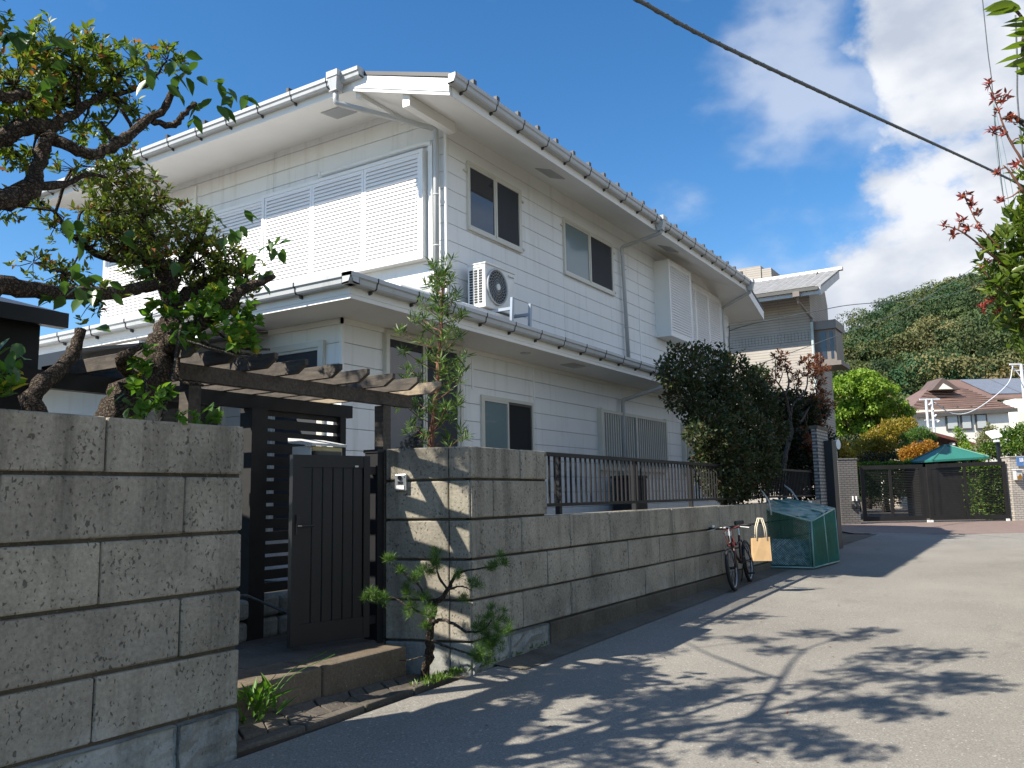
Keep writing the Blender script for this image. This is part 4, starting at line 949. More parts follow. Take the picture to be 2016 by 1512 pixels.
# gate across the end of the street: a line square to the view, D metres ahead, l metres to the side
def dl(D, l, z=0): return Vector((-.5306*D+.8476*l, .8476*D+.5306*l, z))
DG = 25.4
gg = thing('metal_gate', 'pair of wide dark slatted metal gates at the end of the street', 'gate', tuple(dl(DG, 12.5, .52)))
def gleaf(l0, l1, zt0, zt1):
    z0 = .60; f = .11
    lf = MB().bar(dl(DG, l0+f/2, z0), dl(DG, l0+f/2, zt0), .06, f, dl(0, 1)).build('leaf', 'fence_brown', gg); lf['label'] = 'slatted gate leaf'
    MB().bar(dl(DG, l1-f/2, z0), dl(DG, l1-f/2, zt1), .06, f, dl(0, 1)).build('stile', 'fence_brown', lf)
    MB().bar(dl(DG, l0, zt0-.05), dl(DG, l1, zt1-.05), .062, .12).build('rail', 'fence_brown', lf); MB().bar(dl(DG, l0, z0+.05), dl(DG, l1, z0+.05), .062, .13).build('rail', 'fence_brown', lf)
    m = (l0+l1)/2-.05; MB().bar(dl(DG, m, z0), dl(DG, m, zt0-.02), .05, .08, dl(0, 1)).build('stile', 'fence_brown', lf)
    s = MB(); z = z0+.14
    while z < zt0-.12: s.bar(dl(DG+.01, l0+f, z), dl(DG+.01, l1-f, z), .02, .019); z += .050
    s.build('slats', 'fence_brown', lf, kind='stuff')
gleaf(10.42, 12.30, 2.23, 2.24); gleaf(12.42, 14.80, 2.24, 2.29)
for l in (12.30, 12.38, 14.66): MB().bar(dl(DG-.06, l, .52), dl(DG-.06, l+.09, .52), .05, .14).build('drop_bolt', 'plastic_white', gg)
MB().bar(dl(DG+.25, 10.4, .525), dl(DG+.25, 14.8, .525), .14, .03).build('track', 'steel_white', gg)
# brick pillars and sign wall
def pillar(name, lab, D0, l0, l1, depth, z0, z1, mat, cat='pillar', cap=None):
    t = thing(name, lab, cat, tuple(dl(D0, (l0+l1)/2, z0)))
    p = [dl(D0, l0, z0), dl(D0, l1, z0), dl(D0+depth, l1, z0), dl(D0+depth, l0, z0)]; MB().prism(p, (0, 0, z1-z0)).build('wall', mat, t)
    q = [dl(D0-.02, l0-.02, z1), dl(D0-.02, l1+.02, z1), dl(D0+depth+.02, l1+.02, z1), dl(D0+depth+.02, l0-.02, z1)]; MB().prism(q, (0, 0, .04)).build('coping', cap or mat, t); return t
pl1 = pillar('brick_pillar', 'dark grey brick pillar at the left end of the slatted gates', 25.0, 9.62, 10.18, .6, .3, 2.42, 'tile_grey')
for k in (0, 1):
    MB().bar(dl(24.97, 9.98+.10*k, 1.20), dl(24.97, 9.98+.10*k, 1.34), .07, .02, dl(0, 1)).build('notice', 'plastic_white', pl1); MB().bar(dl(24.96, 9.96+.13*k, .98), dl(24.96, 9.96+.13*k, 1.10), .09, .05, dl(0, 1)).build('meter', 'screen_black', pl1)
pl2 = pillar('sign_wall', 'sand coloured brick wall with a blue sign right of the gates', 25.25, 14.86, 19, .4, .2, 2.40, 'tile_sand', 'wall', 'tile_sand')
D2 = 25.22
sgn = thing('sign', 'blue sign with white characters on the sand coloured brick wall', 'sign', tuple(dl(D2, 15.6, 2.2)))
MB().prism([dl(D2, 15.05, 2.14), dl(D2, 16.6, 2.14), dl(D2, 16.6, 2.41), dl(D2, 15.05, 2.41)], tuple(dl(-.02, 0))).build('board', 'sign_blue', sgn)
def text(body, l, z, size, mat, par, D=D2-.025):
    c = bpy.data.curves.new('lettering', 'FONT'); c.body = body; c.size = size; c.extrude = .002; c.materials.append(MAT[mat])
    o = bpy.data.objects.new('lettering', c); COL.objects.link(o); o.rotation_euler = (math.pi/2, 0, YAW); o.location = dl(D, l, z)
    dg = bpy.context.evaluated_depsgraph_get(); me = bpy.data.meshes.new_from_object(o.evaluated_get(dg)); bpy.data.objects.remove(o)
    n = bpy.data.objects.new('lettering', me); COL.objects.link(n); n.rotation_euler = (math.pi/2, 0, YAW); n.location = dl(D, l, z); adopt(n, par); return n
text('鎌方堂△', 15.12, 2.265, .14, 'sign_white', sgn); text('ホーダンパー', 15.24, 2.175, .065, 'sign_white', sgn)
bxl = thing('letter_box', 'small white box with an orange mark on the sand brick wall', 'letter box', tuple(dl(D2, 15.05, 1.9)))
MB().prism([dl(D2, 14.90, 1.72), dl(D2, 15.10, 1.72), dl(D2, 15.10, 2.02), dl(D2, 14.90, 2.02)], tuple(dl(-.16, 0))).build('body', 'pipe_grey', bxl, bevel=.01)
MB().prism([dl(D2-.165, 14.93, 1.75), dl(D2-.165, 15.07, 1.75), dl(D2-.165, 15.07, 1.84), dl(D2-.165, 15.02, 1.92), dl(D2-.165, 14.97, 1.84), dl(D2-.165, 14.93, 1.84)], tuple(dl(-.006, 0))).build('mark', 'leaf_orange', bxl)
MB().prism([dl(D2, 14.88, 2.02), dl(D2, 15.12, 2.02), dl(D2, 15.12, 2.05), dl(D2, 14.88, 2.05)], tuple(dl(-.2, 0))).build('lid', 'plastic_white', bxl)
bx2 = MB().prism([dl(D2, 15.36, 1.95), dl(D2, 15.9, 1.95), dl(D2, 15.9, 2.09), dl(D2, 15.36, 2.09)], tuple(dl(-.18, 0))).build('light_box', 'sign_white', bevel=.01); solo(bx2, 'long white light box under the blue sign', 'light')
# lamp with solar panel
lp = thing('street_lamp', 'black post with a small solar panel lamp on top behind the gate', 'street lamp', tuple(dl(28.5, 16.45, .5)))
MB().bar(dl(28.5, 16.46, .5), dl(28.5, 16.43, 3.12), .10, .10, dl(0, 1)).build('post', 'metal_black', lp)
MB().prism([dl(28.4, 16.2, 3.15), dl(28.4, 16.55, 3.22), dl(28.9, 16.62, 3.45), dl(28.9, 16.27, 3.38)], (0, 0, .05)).build('solar_panel', 'sign_white', lp); MB().bar(dl(28.4, 16.26, 3.08), dl(28.4, 16.42, 3.08), .1, .07).build('lamp_head', 'plastic_white', lp)
# kiosk with green hipped roof
ks = thing('kiosk', 'small shelter with a green hipped metal roof behind the gates', 'kiosk', tuple(dl(30.5, 15.6, .5)))
apx = dl(30.6, 15.75, 3.10); er = [dl(29.6, 14.72, 2.52), dl(29.6, 16.72, 2.60), dl(31.7, 17.15, 2.62), dl(31.7, 14.9, 2.54)]
rk = MB(); rk.add([*er, apx], [(0, 1, 4), (1, 2, 4), (2, 3, 4), (3, 0, 4)])
for i in range(4): a, b = er[i], er[(i+1) % 4]; rk.add([a, b, b-Vector((0, 0, .07)), a-Vector((0, 0, .07))], [(0, 1, 2, 3)])
rk.add([p-Vector((0, 0, .07)) for p in er], [(3, 2, 1, 0)]); rk.build('roof', 'kiosk_green', ks)
for i in range(4):
    a, b = er[i], er[(i+1) % 4]; hp = MB().tube([a, a.lerp(apx, .97)], .035, 6); hp.build('hip_cap', 'kiosk_green', ks)
    for t in (.12, .88): pass
for D, l in ((29.9, 15.0), (29.9, 16.3), (31.4, 15.2), (31.4, 16.8)): MB().bar(dl(D, l, .5), dl(D, l, 2.52), .10, .10, dl(0, 1)).build('post', 'metal_black', ks)
MB().prism([dl(29.85, 14.35, .5), dl(29.85, 16.75, .5), dl(31.5, 17.0, .5), dl(31.5, 14.6, .5)], (0, 0, 1.78)).build('booth_wall', 'wood_black', ks)
# brick end pier of the low wall with a dark post
ep = thing('brick_pier', 'dark brick pier with white brick edges at the far end of the low wall', 'pillar', (-3.8, 17.5, .3))
MB().box(-3.76, -3.66, 17.02, 18.0, .2, 2.72).build('wall', 'tile_white', ep)
MB().box(-3.80, -3.64, 17.0, 18.02, 2.72, 2.78).build('coping', 'footing_concrete', ep)
pp = MB().box(-3.655, -3.50, 17.55, 17.95, .25, 2.50).build('dark_panel', 'metal_black'); solo(pp, 'tall black panel fixed to the brick pier beside the pavement', 'panel')
wd = MB().disc((-3.52, 18.2, 2.45), (.85, -.53, 0), .065, .05, 20).build('mirror', 'plastic_white', smooth=False); wd.scale = (1, 1, 1.6); wd.location.z = -2.45*.6
solo(wd, 'pale oval plate standing out beside the dark panel', 'plate')

# ---------------------------------------------------------------- houses further off
def fbar(par, name, mat, D, l0, l1, z0, z1, dep_=.1):
    return MB().prism([dl(D, l0, z0), dl(D, l1, z0), dl(D, l1, z1), dl(D, l0, z1)], tuple(dl(dep_, 0))).build(name, mat, par)
wh = thing('cream_house', 'cream house with a brown hipped roof below the wooded hill', 'house', tuple(dl(63, 33, .5)))
DW = 62.0
fbar(wh, 'wall', 'stucco_cream', DW, 29.95, 36.75, .4, 7.35, 7)
e_ = [dl(DW-.25, 28.95, 6.95), dl(DW-.25, 37.25, 7.30), dl(DW+7.5, 37.25, 7.3), dl(DW+7.5, 28.95, 6.95)]; z_ = [dl(DW+3.2, 33.1, 9.85), dl(DW+3.2, 35.3, 9.35)]
rw = MB(); rw.add([*e_, *z_], [(0, 1, 5, 4), (1, 2, 5), (2, 3, 4, 5), (3, 0, 4), (3, 2, 1, 0)]); rw.build('roof', 'roof_brown', wh)
for k in range(11):
    t = .04+.085*k; a = e_[0].lerp(z_[0], t); b = e_[1].lerp(z_[1], t); MB().bar(a+Vector((0, 0, .03)), b+Vector((0, 0, .03)), .05, .04).build('tile_course', 'roof_brown', wh)
MB().bar(e_[0]-Vector((0, 0, .1)), e_[1]-Vector((0, 0, .1)), .2, .28).build('fascia', 'frame_bronze', wh)
gb = MB(); gp_ = [dl(DW+1.5, 32.0, 9.0), dl(DW+1.5, 34.2, 9.0), dl(DW+1.5, 32.9, 9.95)]; gb.prism(gp_, tuple(dl(2.4, 0))); gb.build('gable_roof', 'roof_brown2', wh)
MB().prism([dl(DW+1.48, 32.5, 9.05), dl(DW+1.48, 33.6, 9.05), dl(DW+1.48, 32.9, 9.5)], tuple(dl(.05, 0))).build('gable', 'stucco_cream', wh)
for l in (31.62, 32.87, 33.95 if False else 33.97+.0):
    pass
for l0, l1 in ((32.03, 32.98), (33.12, 33.98), (34.22, 35.1)):
    w_ = fbar(wh, 'window', 'frame_bronze', DW-.08, l0, l1, 5.78, 7.0, .1); fbar(wh, 'pane', 'glass_pale', DW-.11, l0+.12, l1-.12, 5.92, 6.88, .04).parent = w_
for k in range(6): MB().bar(dl(DW+.3, 31.0+1.05*k, 7.55), dl(DW+.3, 31.12+1.05*k, 7.55), .1, .14).build('snow_guard', 'frame_bronze', wh)
s2 = thing('solar_house', 'yellow house with grey solar panels on its brown roof at the right edge', 'house', tuple(dl(72, 42, .5)))
fbar(s2, 'wall', 'stucco_yellow', 70.5, 39.2, 52, .4, 8.4, 8)
MB().prism([dl(69.6, 38.6, 8.8), dl(69.6, 52, 8.9), dl(73.5, 52, 11.0), dl(73.5, 37.6, 10.9)], (0, 0, .15)).build('roof', 'roof_brown', s2)
for k in range(3): 
    a = 39.9+2.6*k; MB().prism([dl(70.2, a+.45, 9.35), dl(70.2, a+2.9, 9.35), dl(73.2, a+2.0, 10.98), dl(73.2, a-.45, 10.98)], (0, 0, .06)).build('solar_panel', 'solar', s2)
fbar(s2, 'annex', 'stucco_cream', 68.0, 41.0, 52, .4, 8.7, 2); fbar(s2, 'canopy', 'gutter_grey', 66.5, 41.9, 50, 7.35, 7.6, 1.4); fbar(s2, 'window', 'frame_bronze', 67.95, 42.6, 46, 4.5, 6.8, .05)
rr = thing('garden_shed', 'small shed with a sloping rusty red roof behind the green kiosk', 'shed', tuple(dl(46, 23, .5)))
MB().prism([dl(45, 20.9, .5), dl(45, 23.9, .5), dl(45, 23.9, 3.4), dl(45, 20.9, 4.5)], tuple(dl(2, 0))).build('wall', 'wall_tan', rr)
MB().prism([dl(44.5, 20.2, 4.95), dl(44.5, 24.5, 3.72), dl(47.4, 24.5, 3.72), dl(47.4, 20.2, 4.95)], (0, 0, .16)).build('roof', 'roof_rust', rr)
for k in range(2): MB().bar(dl(44.6, 21.9+1.5*k, 4.30-.43*k), dl(45.0, 21.9+1.5*k, 4.30-.43*k), .12, .14).build('rafter_end', 'stucco_cream', rr)
up_o = thing('utility_pole', 'pale twin steel pole with crossarms in front of the cream house', 'utility pole', tuple(dl(50, 24.9, .5)))
for l in (24.78, 25.12): MB().tube([dl(50, l, .5), dl(50, l, 6.85)], .075, 8).build('pole', 'pole_pale', up_o)
MB().bar(dl(50, 24.4, 6.85), dl(50, 25.6, 6.85), .09, .09).build('crossarm', 'pole_pale', up_o); MB().bar(dl(50, 24.6, 5.6), dl(50, 25.4, 5.6), .06, .06).build('crossarm', 'pole_pale', up_o)
for k in range(4): MB().tube([dl(49.95, 24.9+.14*k, 6.5-.35*k), dl(49.95, 25.02+.14*k, 6.6-.35*k)], .05, 6).build('insulator', 'sign_white', up_o)
up2 = thing('utility_pole', 'pale crossarm pole rising against the hill at the right edge', 'utility pole', tuple(dl(55, 33.6, .5)))
MB().tube([dl(55, 33.75, .5), dl(55, 33.75, 9.6)], .1, 8).build('pole', 'pole_pale', up2); MB().bar(dl(55, 33.0, 9.62), dl(55, 34.6, 9.6), .1, .1).build('crossarm', 'pole_pale', up2); MB().bar(dl(55, 33.1, 9.55), dl(55, 33.7, 8.7), .05, .05).build('brace', 'pole_pale', up2)
MB().bar(dl(55, 33.3, 9.2), dl(55, 34.2, 9.2), .08, .08).build('crossarm', 'pole_pale', up2)
# ---------------------------------------------------------------- wires
def wire(pts, r, mat, label, cat='cable', n=6, sub=6, name='overhead_cable'):
    q = smooth_path([(*p, r) for p in pts], sub, 0); q[:, 3] = r
    return solo(MB().tube([tuple(p[:3]) for p in q], r, n).build(name, mat, smooth=True), label, cat, 'overhead wires')
cpts = [(-2.4, 1.9, 4.36), (-1.96, 3.67, 4.38), (-1.79, 4.37, 4.42), (-1.45, 5.76, 4.54), (-.16, 11.21, 5.23), (.67, 15.22, 5.78), (1.9, 21, 6.6)]
q_ = smooth_path([(*p, .014) for p in cpts], 24, 0); mb = MB(); mb.tube([tuple(p[:3]) for p in q_], .0135, 8)
hl = []; a_ = 0
for i in range(len(q_)-1):                               # the lashing wire winding round the cable
    for k in range(6):
        p = Vector(q_[i][:3]).lerp(Vector(q_[i+1][:3]), k/6); s = i*.2+k*.2/6; L_ = (Vector(q_[i+1][:3])-Vector(q_[i][:3])).length
        a_ += L_/6/.20*2*math.pi; d = (Vector(q_[i+1][:3])-Vector(q_[i][:3])).normalized(); u = d.cross(Vector((0, 0, 1))).normalized(); v = u.cross(d)
        hl.append(tuple(p+(u*math.cos(a_)+v*math.sin(a_))*.014))
mb.tube(hl, .0035, 4)
solo(mb.build('overhead_cable', 'cable_grey', smooth=True), 'thick dark lashed cable crossing the blue sky', 'cable')
wire([(-6.35, 20.5, 5.55), (-5.75, 20.8, 5.72), (-4.9, 24, 6.5), (-4.51, 27.6, 7.3), (-3.9, 37.98, 9.36), (-2.66, 50.24, 12.1), (.23, 68.99, 17.9)], .012, 'cable_grey', 'thin wire running from the white house eave towards the hill')
wire([(-5.6, 19.2, 4.35), (-4.61, 24.99, 5.92), (-3.36, 32.58, 8.06), (-.94, 42.99, 12.02), (.24, 48.2, 13.86)], .009, 'cable_grey', 'thin wire rising past the maple and the tiled house')
wire([tuple(dl(50, 25.2, 6.7)), tuple(dl(50.5, 26.6, 6.0)), tuple(dl(51, 28.3, 6.3)), tuple(dl(53, 31.5, 8.0)), tuple(dl(55, 33.2, 9.5))], .03, 'pole_pale', 'pale sagging wire between the two crossarm poles')
wire([(-.14, 13.08, 8.58), (-.14, 13.22, 7.71), (-.13, 13.29, 7.31), (-.14, 13.39, 6.63), (-.13, 13.55, 5.61), (-.09, 13.61, 5.4)], .008, 'cable_grey', 'thin wire hanging down the sky left of the red shoots')
wire([(.18, 10.03, 6.53), (.15, 10.09, 6.0), (.12, 10.14, 5.61), (.12, 10.2, 5.0)], .010, 'cable_grey', 'dark twisted wire nearest the right edge')
for k, (dx, lab) in enumerate(((-.03, 'pale teal wire loop, left strand behind the red shoots'), (.02, 'pale teal wire loop, middle strand behind the red shoots'), (.09, 'pale teal wire loop, right strand behind the red shoots'))):
    wire([(-.13, 13.3, 7.0), (-.14+dx*.6, 13.39, 6.5), (-.12+dx, 13.5, 5.9), (-.08+dx, 13.6, 5.35)], .005, 'cable_teal', lab)

# ---------------------------------------------------------------- bicycle, bag, cage
bk = thing('bicycle', 'dark red small wheeled bicycle leaning by the low stone wall', 'bicycle', (-3.45, 11, .3))
FWc, RWc = Vector((-3.36, 10.42, .575)), Vector((-3.47, 11.45, .585)); ad = (RWc-FWc).normalized(); ln_ = Vector((-.10, 0, 1)).normalized(); sd_ = ad.cross(ln_).normalized()
for c in (FWc, RWc):
    w_ = MB().torus(c, sd_, .255, .024, 36, 8).build('wheel', 'rubber', bk, smooth=True)
    MB().torus(c, sd_, .232, .010, 36, 6).build('rim', 'galv', w_, smooth=True)
    sp_ = MB(); upv_ = sd_.cross(ad)
    for k in range(16):
        t = 2*math.pi*k/16; e = ad*math.cos(t)+upv_*math.sin(t); sp_.tube([c+sd_*(.02 if k % 2 else -.02), c+e*.23], .0014, 4, False)
    sp_.build('spokes', 'galv', w_, kind='stuff'); MB().tube([c-sd_*.045, c+sd_*.045], .018, 10).build('hub', 'metal_black', w_)
U = Vector((0, 0, 1))*.995+Vector((-.08, 0, 0)); P = lambda f, h: FWc+ad*f+ln_*h
fr = MB()
hd1, hd0, bb_, st_ = P(.16, .42), P(.12, .28), P(.60, .02), P(.72, .36)
fr.tube([hd0, hd1], .022, 8); fr.tube([hd0+ln_*.05, P(.36, .12), bb_], .022, 8); fr.tube([bb_, st_], .017, 8); fr.tube([hd1-ln_*.05, P(.45, .26), st_-ln_*.08], .015, 8)
for s in (-1, 1):
    fr.tube([bb_+sd_*.03*s, RWc+sd_*.055*s], .010, 6); fr.tube([st_-ln_*.06+sd_*.015*s, RWc+sd_*.055*s], .009, 6)
    fr.tube([hd0+sd_*.03*s, P(.06, .22)+sd_*.05*s, FWc+sd_*.05*s], .012, 6)
fr.build('frame', 'bike_red', bk, smooth=True)
hb0 = hd1+ln_*.06; hb = MB(); hb.tube([hd1, hb0], .014, 8); gL, gR = hb0+sd_*(-.29)+ln_*.02-ad*.02, hb0+sd_*.29+ln_*.02-ad*.02; hb.tube([gL, hb0, gR], .014, 8); hb.build('handlebar', 'metal_black', bk, smooth=True)
for g, s in ((gL, -1), (gR, 1)):
    MB().tube([g, g-sd_*.12*s*1], .017, 8).build('grip', 'rubber', bk, smooth=True)
    MB().tube([g-sd_*.13*s, g-sd_*.13*s-ad*.05-ln_*.01, g-sd_*.02*s-ad*.07-ln_*.03], .006, 6).build('brake_lever', 'silver', bk)
MB().tube([gL+sd_*.13, hb0-ad*.10+ln_*.02+sd_*.02, hd1-ad*.11-ln_*.1+sd_*.02, hd0+ln_*.02-ad*.05], .006, 6).build('brake_cable', 'cable_white', bk, smooth=True)
MB().tube([gL+sd_*.14, hb0-ad*.08+sd_*.06-ln_*.02, hd1-ad*.1-ln_*.16+sd_*.06, P(.25, .2)], .004, 6).build('brake_cable', 'cable_red', bk, smooth=True)
MB().tube([gR-sd_*.14, hb0-ad*.12-sd_*.05-ln_*.03, hd1-ad*.09-ln_*.2, hd0-ad*.04], .004, 6).build('brake_cable', 'cable_red', bk, smooth=True)
MB().disc(gL+sd_*.1+ln_*.025, ln_, .022, .03, 12).build('bell', 'silver', bk)
sdl = MB(); sp0 = st_+ln_*.14+ad*.01; sdl.prism([sp0-ad*.13+sd_*.018, sp0-ad*.13-sd_*.018, sp0+ad*.06-sd_*.05, sp0+ad*.12-sd_*.07, sp0+ad*.12+sd_*.07, sp0+ad*.06+sd_*.05], tuple(ln_*.05)); sdl.build('saddle', 'rubber', bk, bevel=.012, segs=2)
MB().tube([st_, sp0], .013, 8).build('seat_post', 'silver', bk)
cr = MB(); cr.torus(bb_+sd_*.045, sd_, .075, .006, 24, 5); cr.bar(bb_+sd_*.06, bb_+sd_*.06-ln_*.15+ad*.05, .015, .022); cr.bar(bb_-sd_*.06, bb_-sd_*.06+ln_*.15-ad*.05, .015, .022); cr.build('crank', 'metal_black', bk)
for s, e in ((1, -ln_*.15+ad*.05), (-1, ln_*.15-ad*.05)): MB().bar(bb_+sd_*.06*s+e, bb_+sd_*.15*s+e, .06, .02).build('pedal', 'rubber', bk)
MB().bar(hd1+sd_*.0-ad*.05, hd1-ad*.09, .07, .05).build('front_light', 'silver', bk); MB().tube([RWc-sd_*.05-ad*.05, RWc-sd_*.10-ln_*.26-ad*.10], .008, 6).build('kickstand', 'metal_black', bk)
# paper bag hanging from the right grip
bg_ = thing('paper_bag', 'brown paper bag hanging from the bicycle handlebar', 'bag', (-3.03, 10.55, .68))
bc_ = Vector((gR.x+.10, gR.y+.02, .66)); fx = Vector((.86, .51, 0)); fy = Vector((-.51, .86, 0))
pb = MB(); a0, a1, h0 = .115, .055, .28
pts_ = [bc_-fx*a0-fy*a1, bc_+fx*a0*.95-fy*a1, bc_+fx*a0*.95+fy*a1, bc_-fx*a0+fy*a1]; tp = [bc_-fx*a0*.98-fy*a1*.6+Vector((0, 0, h0)), bc_+fx*a0*.9-fy*a1*.7+Vector((0, 0, h0+.01)), bc_+fx*a0*.9+fy*a1*.7+Vector((0, 0, h0)), bc_-fx*a0*.98+fy*a1*.6+Vector((0, 0, h0-.01))]
mf = bc_-fy*a1*.95+fx*.01; mt = bc_-fy*a1*.75+fx*.0+Vector((0, 0, h0))
pb.add([pts_[0], mf, pts_[1], pts_[2], pts_[3], tp[0], mt, tp[1], tp[2], tp[3]], [(0, 1, 6, 5), (1, 2, 7, 6), (2, 3, 8, 7), (3, 4, 9, 8), (4, 0, 5, 9), (0, 4, 3, 2, 1)]); pb.build('sack', 'paper_kraft', bg_)
for s in (-.7, .75):
    t0 = bc_-fy*s*a1+Vector((0, 0, h0-.03)); MB().tube([t0-fx*.06, t0-fx*.05+Vector((0, 0, .16)), t0-fx*.015+Vector((0, 0, .27)), t0+fx*.025+Vector((0, 0, .27)), t0+fx*.06+Vector((0, 0, .15)), t0+fx*.07], .007, 6).build('handle', 'paper_handle', bg_, smooth=True)
# green mesh cage for rubbish
cg = thing('refuse_cage', 'green mesh folding refuse cage lying open by the wall', 'cage', (-3.3, 14.2, .33))
def gz(x, y): return G(x, y)+.03
B0, B1, B2, B3 = Vector((-3.80, 13.15, gz(-3.8, 13.15))), Vector((-3.08, 13.52, gz(-3.08, 13.5))), Vector((-2.97, 14.85, gz(-3, 14.8))), Vector((-3.72, 14.7, gz(-3.7, 14.7)))
hf, hb_ = .80, .78; T0, T1, T2, T3 = B0+Vector((-.02, -.02, .92)), B1+Vector((0, 0, .70)), B2+Vector((-.02, 0, .86)), B3+Vector((0, .1, 1.0))
Tm0, Tm1 = T0.lerp(T3, .5)+Vector((0, 0, .05)), T1.lerp(T2, .5)+Vector((0, 0, .04))
def tubes(name, prs, r, mat): 
    for a, b in prs: MB().tube([a, b], r, 8).build(name, mat, cg, smooth=True)
tubes('frame_tube', [(B0, B1), (B1, B2), (B2, B3), (B3, B0), (T0, T1), (T1, T2), (T2, T3), (T3, T0), (B0, T0), (B1, T1), (B2, T2), (B3, T3), (Tm0, Tm1), (B1.lerp(B2, .55), Tm1)], .014, 'tube_green')
tubes('frame_tube', [(B0+Vector((.03, .03, .02)), T0+Vector((.03, .03, -.02))), (B1+Vector((-.04, .0, .02)), T1+Vector((-.04, 0, -.02)))], .012, 'tube_green')
def net(name, a, b, c, d, nu, nv, r, mat='net_green', diag=True):
    mb = MB(); f = lambda u, v: a.lerp(b, u).lerp(d.lerp(c, u), v)
    if diag:
        for k in range(-nv, nu):
            pts = []
            for s in (1, -1):
                u0, v0 = (k/nu, 0) if s == 1 else ((k+nv)/nu, 0)
                seg = [(u0+s*t*(nv/nu), t) for t in np.linspace(0, 1, 25)]; seg = [(u, v) for u, v in seg if 0 <= u <= 1]
                if len(seg) > 1: mb.tube([f(*seg[0]), f(*seg[-1])], r, 3, False)
    mb.build(name, mat, cg, kind='stuff')
net('front_net', B0, B1, T1, T0, 22, 22, .0035); net('side_net', B1, B2, T2, T1, 40, 22, .0055); net('back_net', B3, B2, T2, T3, 22, 22, .0045); net('wall_net', B0, B3, T3, T0, 40, 22, .0045)
def cloth(name, a, b, c, d, mat, wob, n=12, seed=1):
    r = np.random.default_rng(seed); v = []; f = []; nz = r.normal(size=(n+1, n+1))*wob
    for j in range(n+1):
        for i in range(n+1):
            p = a.lerp(b, i/n).lerp(d.lerp(c, i/n), j/n); nn = (b-a).cross(d-a).normalized(); v.append(tuple(p+nn*float(nz[j, i])))
    for j in range(n):
        for i in range(n): f.append((j*(n+1)+i, j*(n+1)+i+1, (j+1)*(n+1)+i+1, (j+1)*(n+1)+i))
    m = MB(); m.add(v, f); o = m.build(name, mat, cg, smooth=True); return o
cloth('top_sheet', T0, T1, Tm1, Tm0, 'sheet_blue', .010, seed=3); cloth('top_sheet', Tm0, Tm1, T2, T3, 'sheet_blue', .010, seed=4)
cloth('inner_tarp', B0+Vector((.04, .05, .03)), B1+Vector((-.05, .05, .03)), B1+Vector((-.04, .22, .40)), B0+Vector((.05, .22, .42)), 'tarp_silver', .016, seed=5)
cloth('side_sheet', B1+Vector((-.015, .02, 0)), B2+Vector((-.015, 0, 0)), T2+Vector((-.015, 0, 0)), T1+Vector((-.015, .02, 0)), 'net_green', .004, seed=6)
# bent straps and a card on the low wall
for y, lab in ((13.2, 'bent grey strap on the wall top left of the cage'), (15.0, 'bent grey strap on the wall top behind the cage')):
    solo(MB().tube([(-3.84, y, 1.62), (-3.72, y, 1.52), (-3.62, y, 1.36), (-3.60, y+.02, 1.15)], .016, 6).build('hose_hook', 'pipe_grey', smooth=True), lab, 'hook', 'bent straps on the low wall')
ntc = MB().box(-3.66, -3.648, 15.95, 16.2, 1.10, 1.33).build('notice_card', 'plastic_white'); solo(ntc, 'small white notice card hanging on the low wall behind the cage', 'card')
# ---------------------------------------------------------------- plants: measured branch lines and leaf clusters (metres)
A_trunk = [(-4.25, 2.40, 0.45, 0.16), (-4.25, 2.48, 1.2, 0.13), (-4.25, 2.5, 1.59, 0.12), (-4.25, 2.64, 1.91, 0.105), (-4.3, 2.86, 2.13, 0.1), (-4.35, 3.02, 2.32, 0.085), (-4.4, 3.11, 2.51, 0.075), (-4.45, 3.19, 2.68, 0.06), (-4.45, 3.11, 2.88, 0.05), (-4.5, 3.05, 3.05, 0.035), (-4.5, 2.99, 3.22, 0.025)]
A_br = [[(-4.35, 3.05, 2.4, 0.06), (-4.2, 3.09, 2.49, 0.05), (-4.05, 3.16, 2.59, 0.04), (-3.9, 3.26, 2.74, 0.03), (-3.8, 3.4, 2.84, 0.015)],
[(-4.45, 3.17, 2.71, 0.045), (-4.4, 3.32, 2.86, 0.035), (-4.3, 3.47, 2.95, 0.03), (-4.2, 3.58, 2.99, 0.02)],
[(-4.45, 3.13, 2.83, 0.04), (-4.5, 3.31, 3.08, 0.03), (-4.5, 3.42, 3.27, 0.02), (-4.5, 3.45, 3.39, 0.012)],
[(-4.4, 3.0, 2.8, 0.04), (-4.2, 2.68, 2.66, 0.035), (-4.1, 2.36, 2.56, 0.035), (-4.0, 2.08, 2.52, 0.04), (-3.9, 1.81, 2.47, 0.05)],
[(-4.5, 3.09, 3.02, 0.03), (-4.5, 2.79, 2.92, 0.022), (-4.5, 2.58, 2.99, 0.018), (-4.5, 2.45, 3.1, 0.012)],
[(-4.2, 2.82, 2.15, 0.035), (-4.1, 2.63, 2.24, 0.03), (-4.0, 2.59, 2.27, 0.025), (-4.0, 2.69, 2.34, 0.015)],
[(-4.4, 3.16, 2.64, 0.04), (-4.2, 3.05, 2.23, 0.012), (-4.0, 3.07, 2.16, 0.008)]]
A_stump = [(-4.1, 2.25, .5, .07), (-4.1, 2.28, 1.73, 0.06), (-4.1, 2.17, 1.97, 0.055), (-4.15, 2.26, 2.11, 0.05), (-4.3, 2.47, 2.28, 0.04), (-4.35, 2.54, 2.44, 0.035)]
B_trunk = [(-4.1, 1.45, .4, .16), (-4.0, 1.45, 1.6, .14), (-4.0, 1.5, 2.33, .12), (-4.0, 1.5, 2.9, .09), (-4.0, 1.5, 3.5, .075), (-3.95, 1.45, 3.9, .065)]
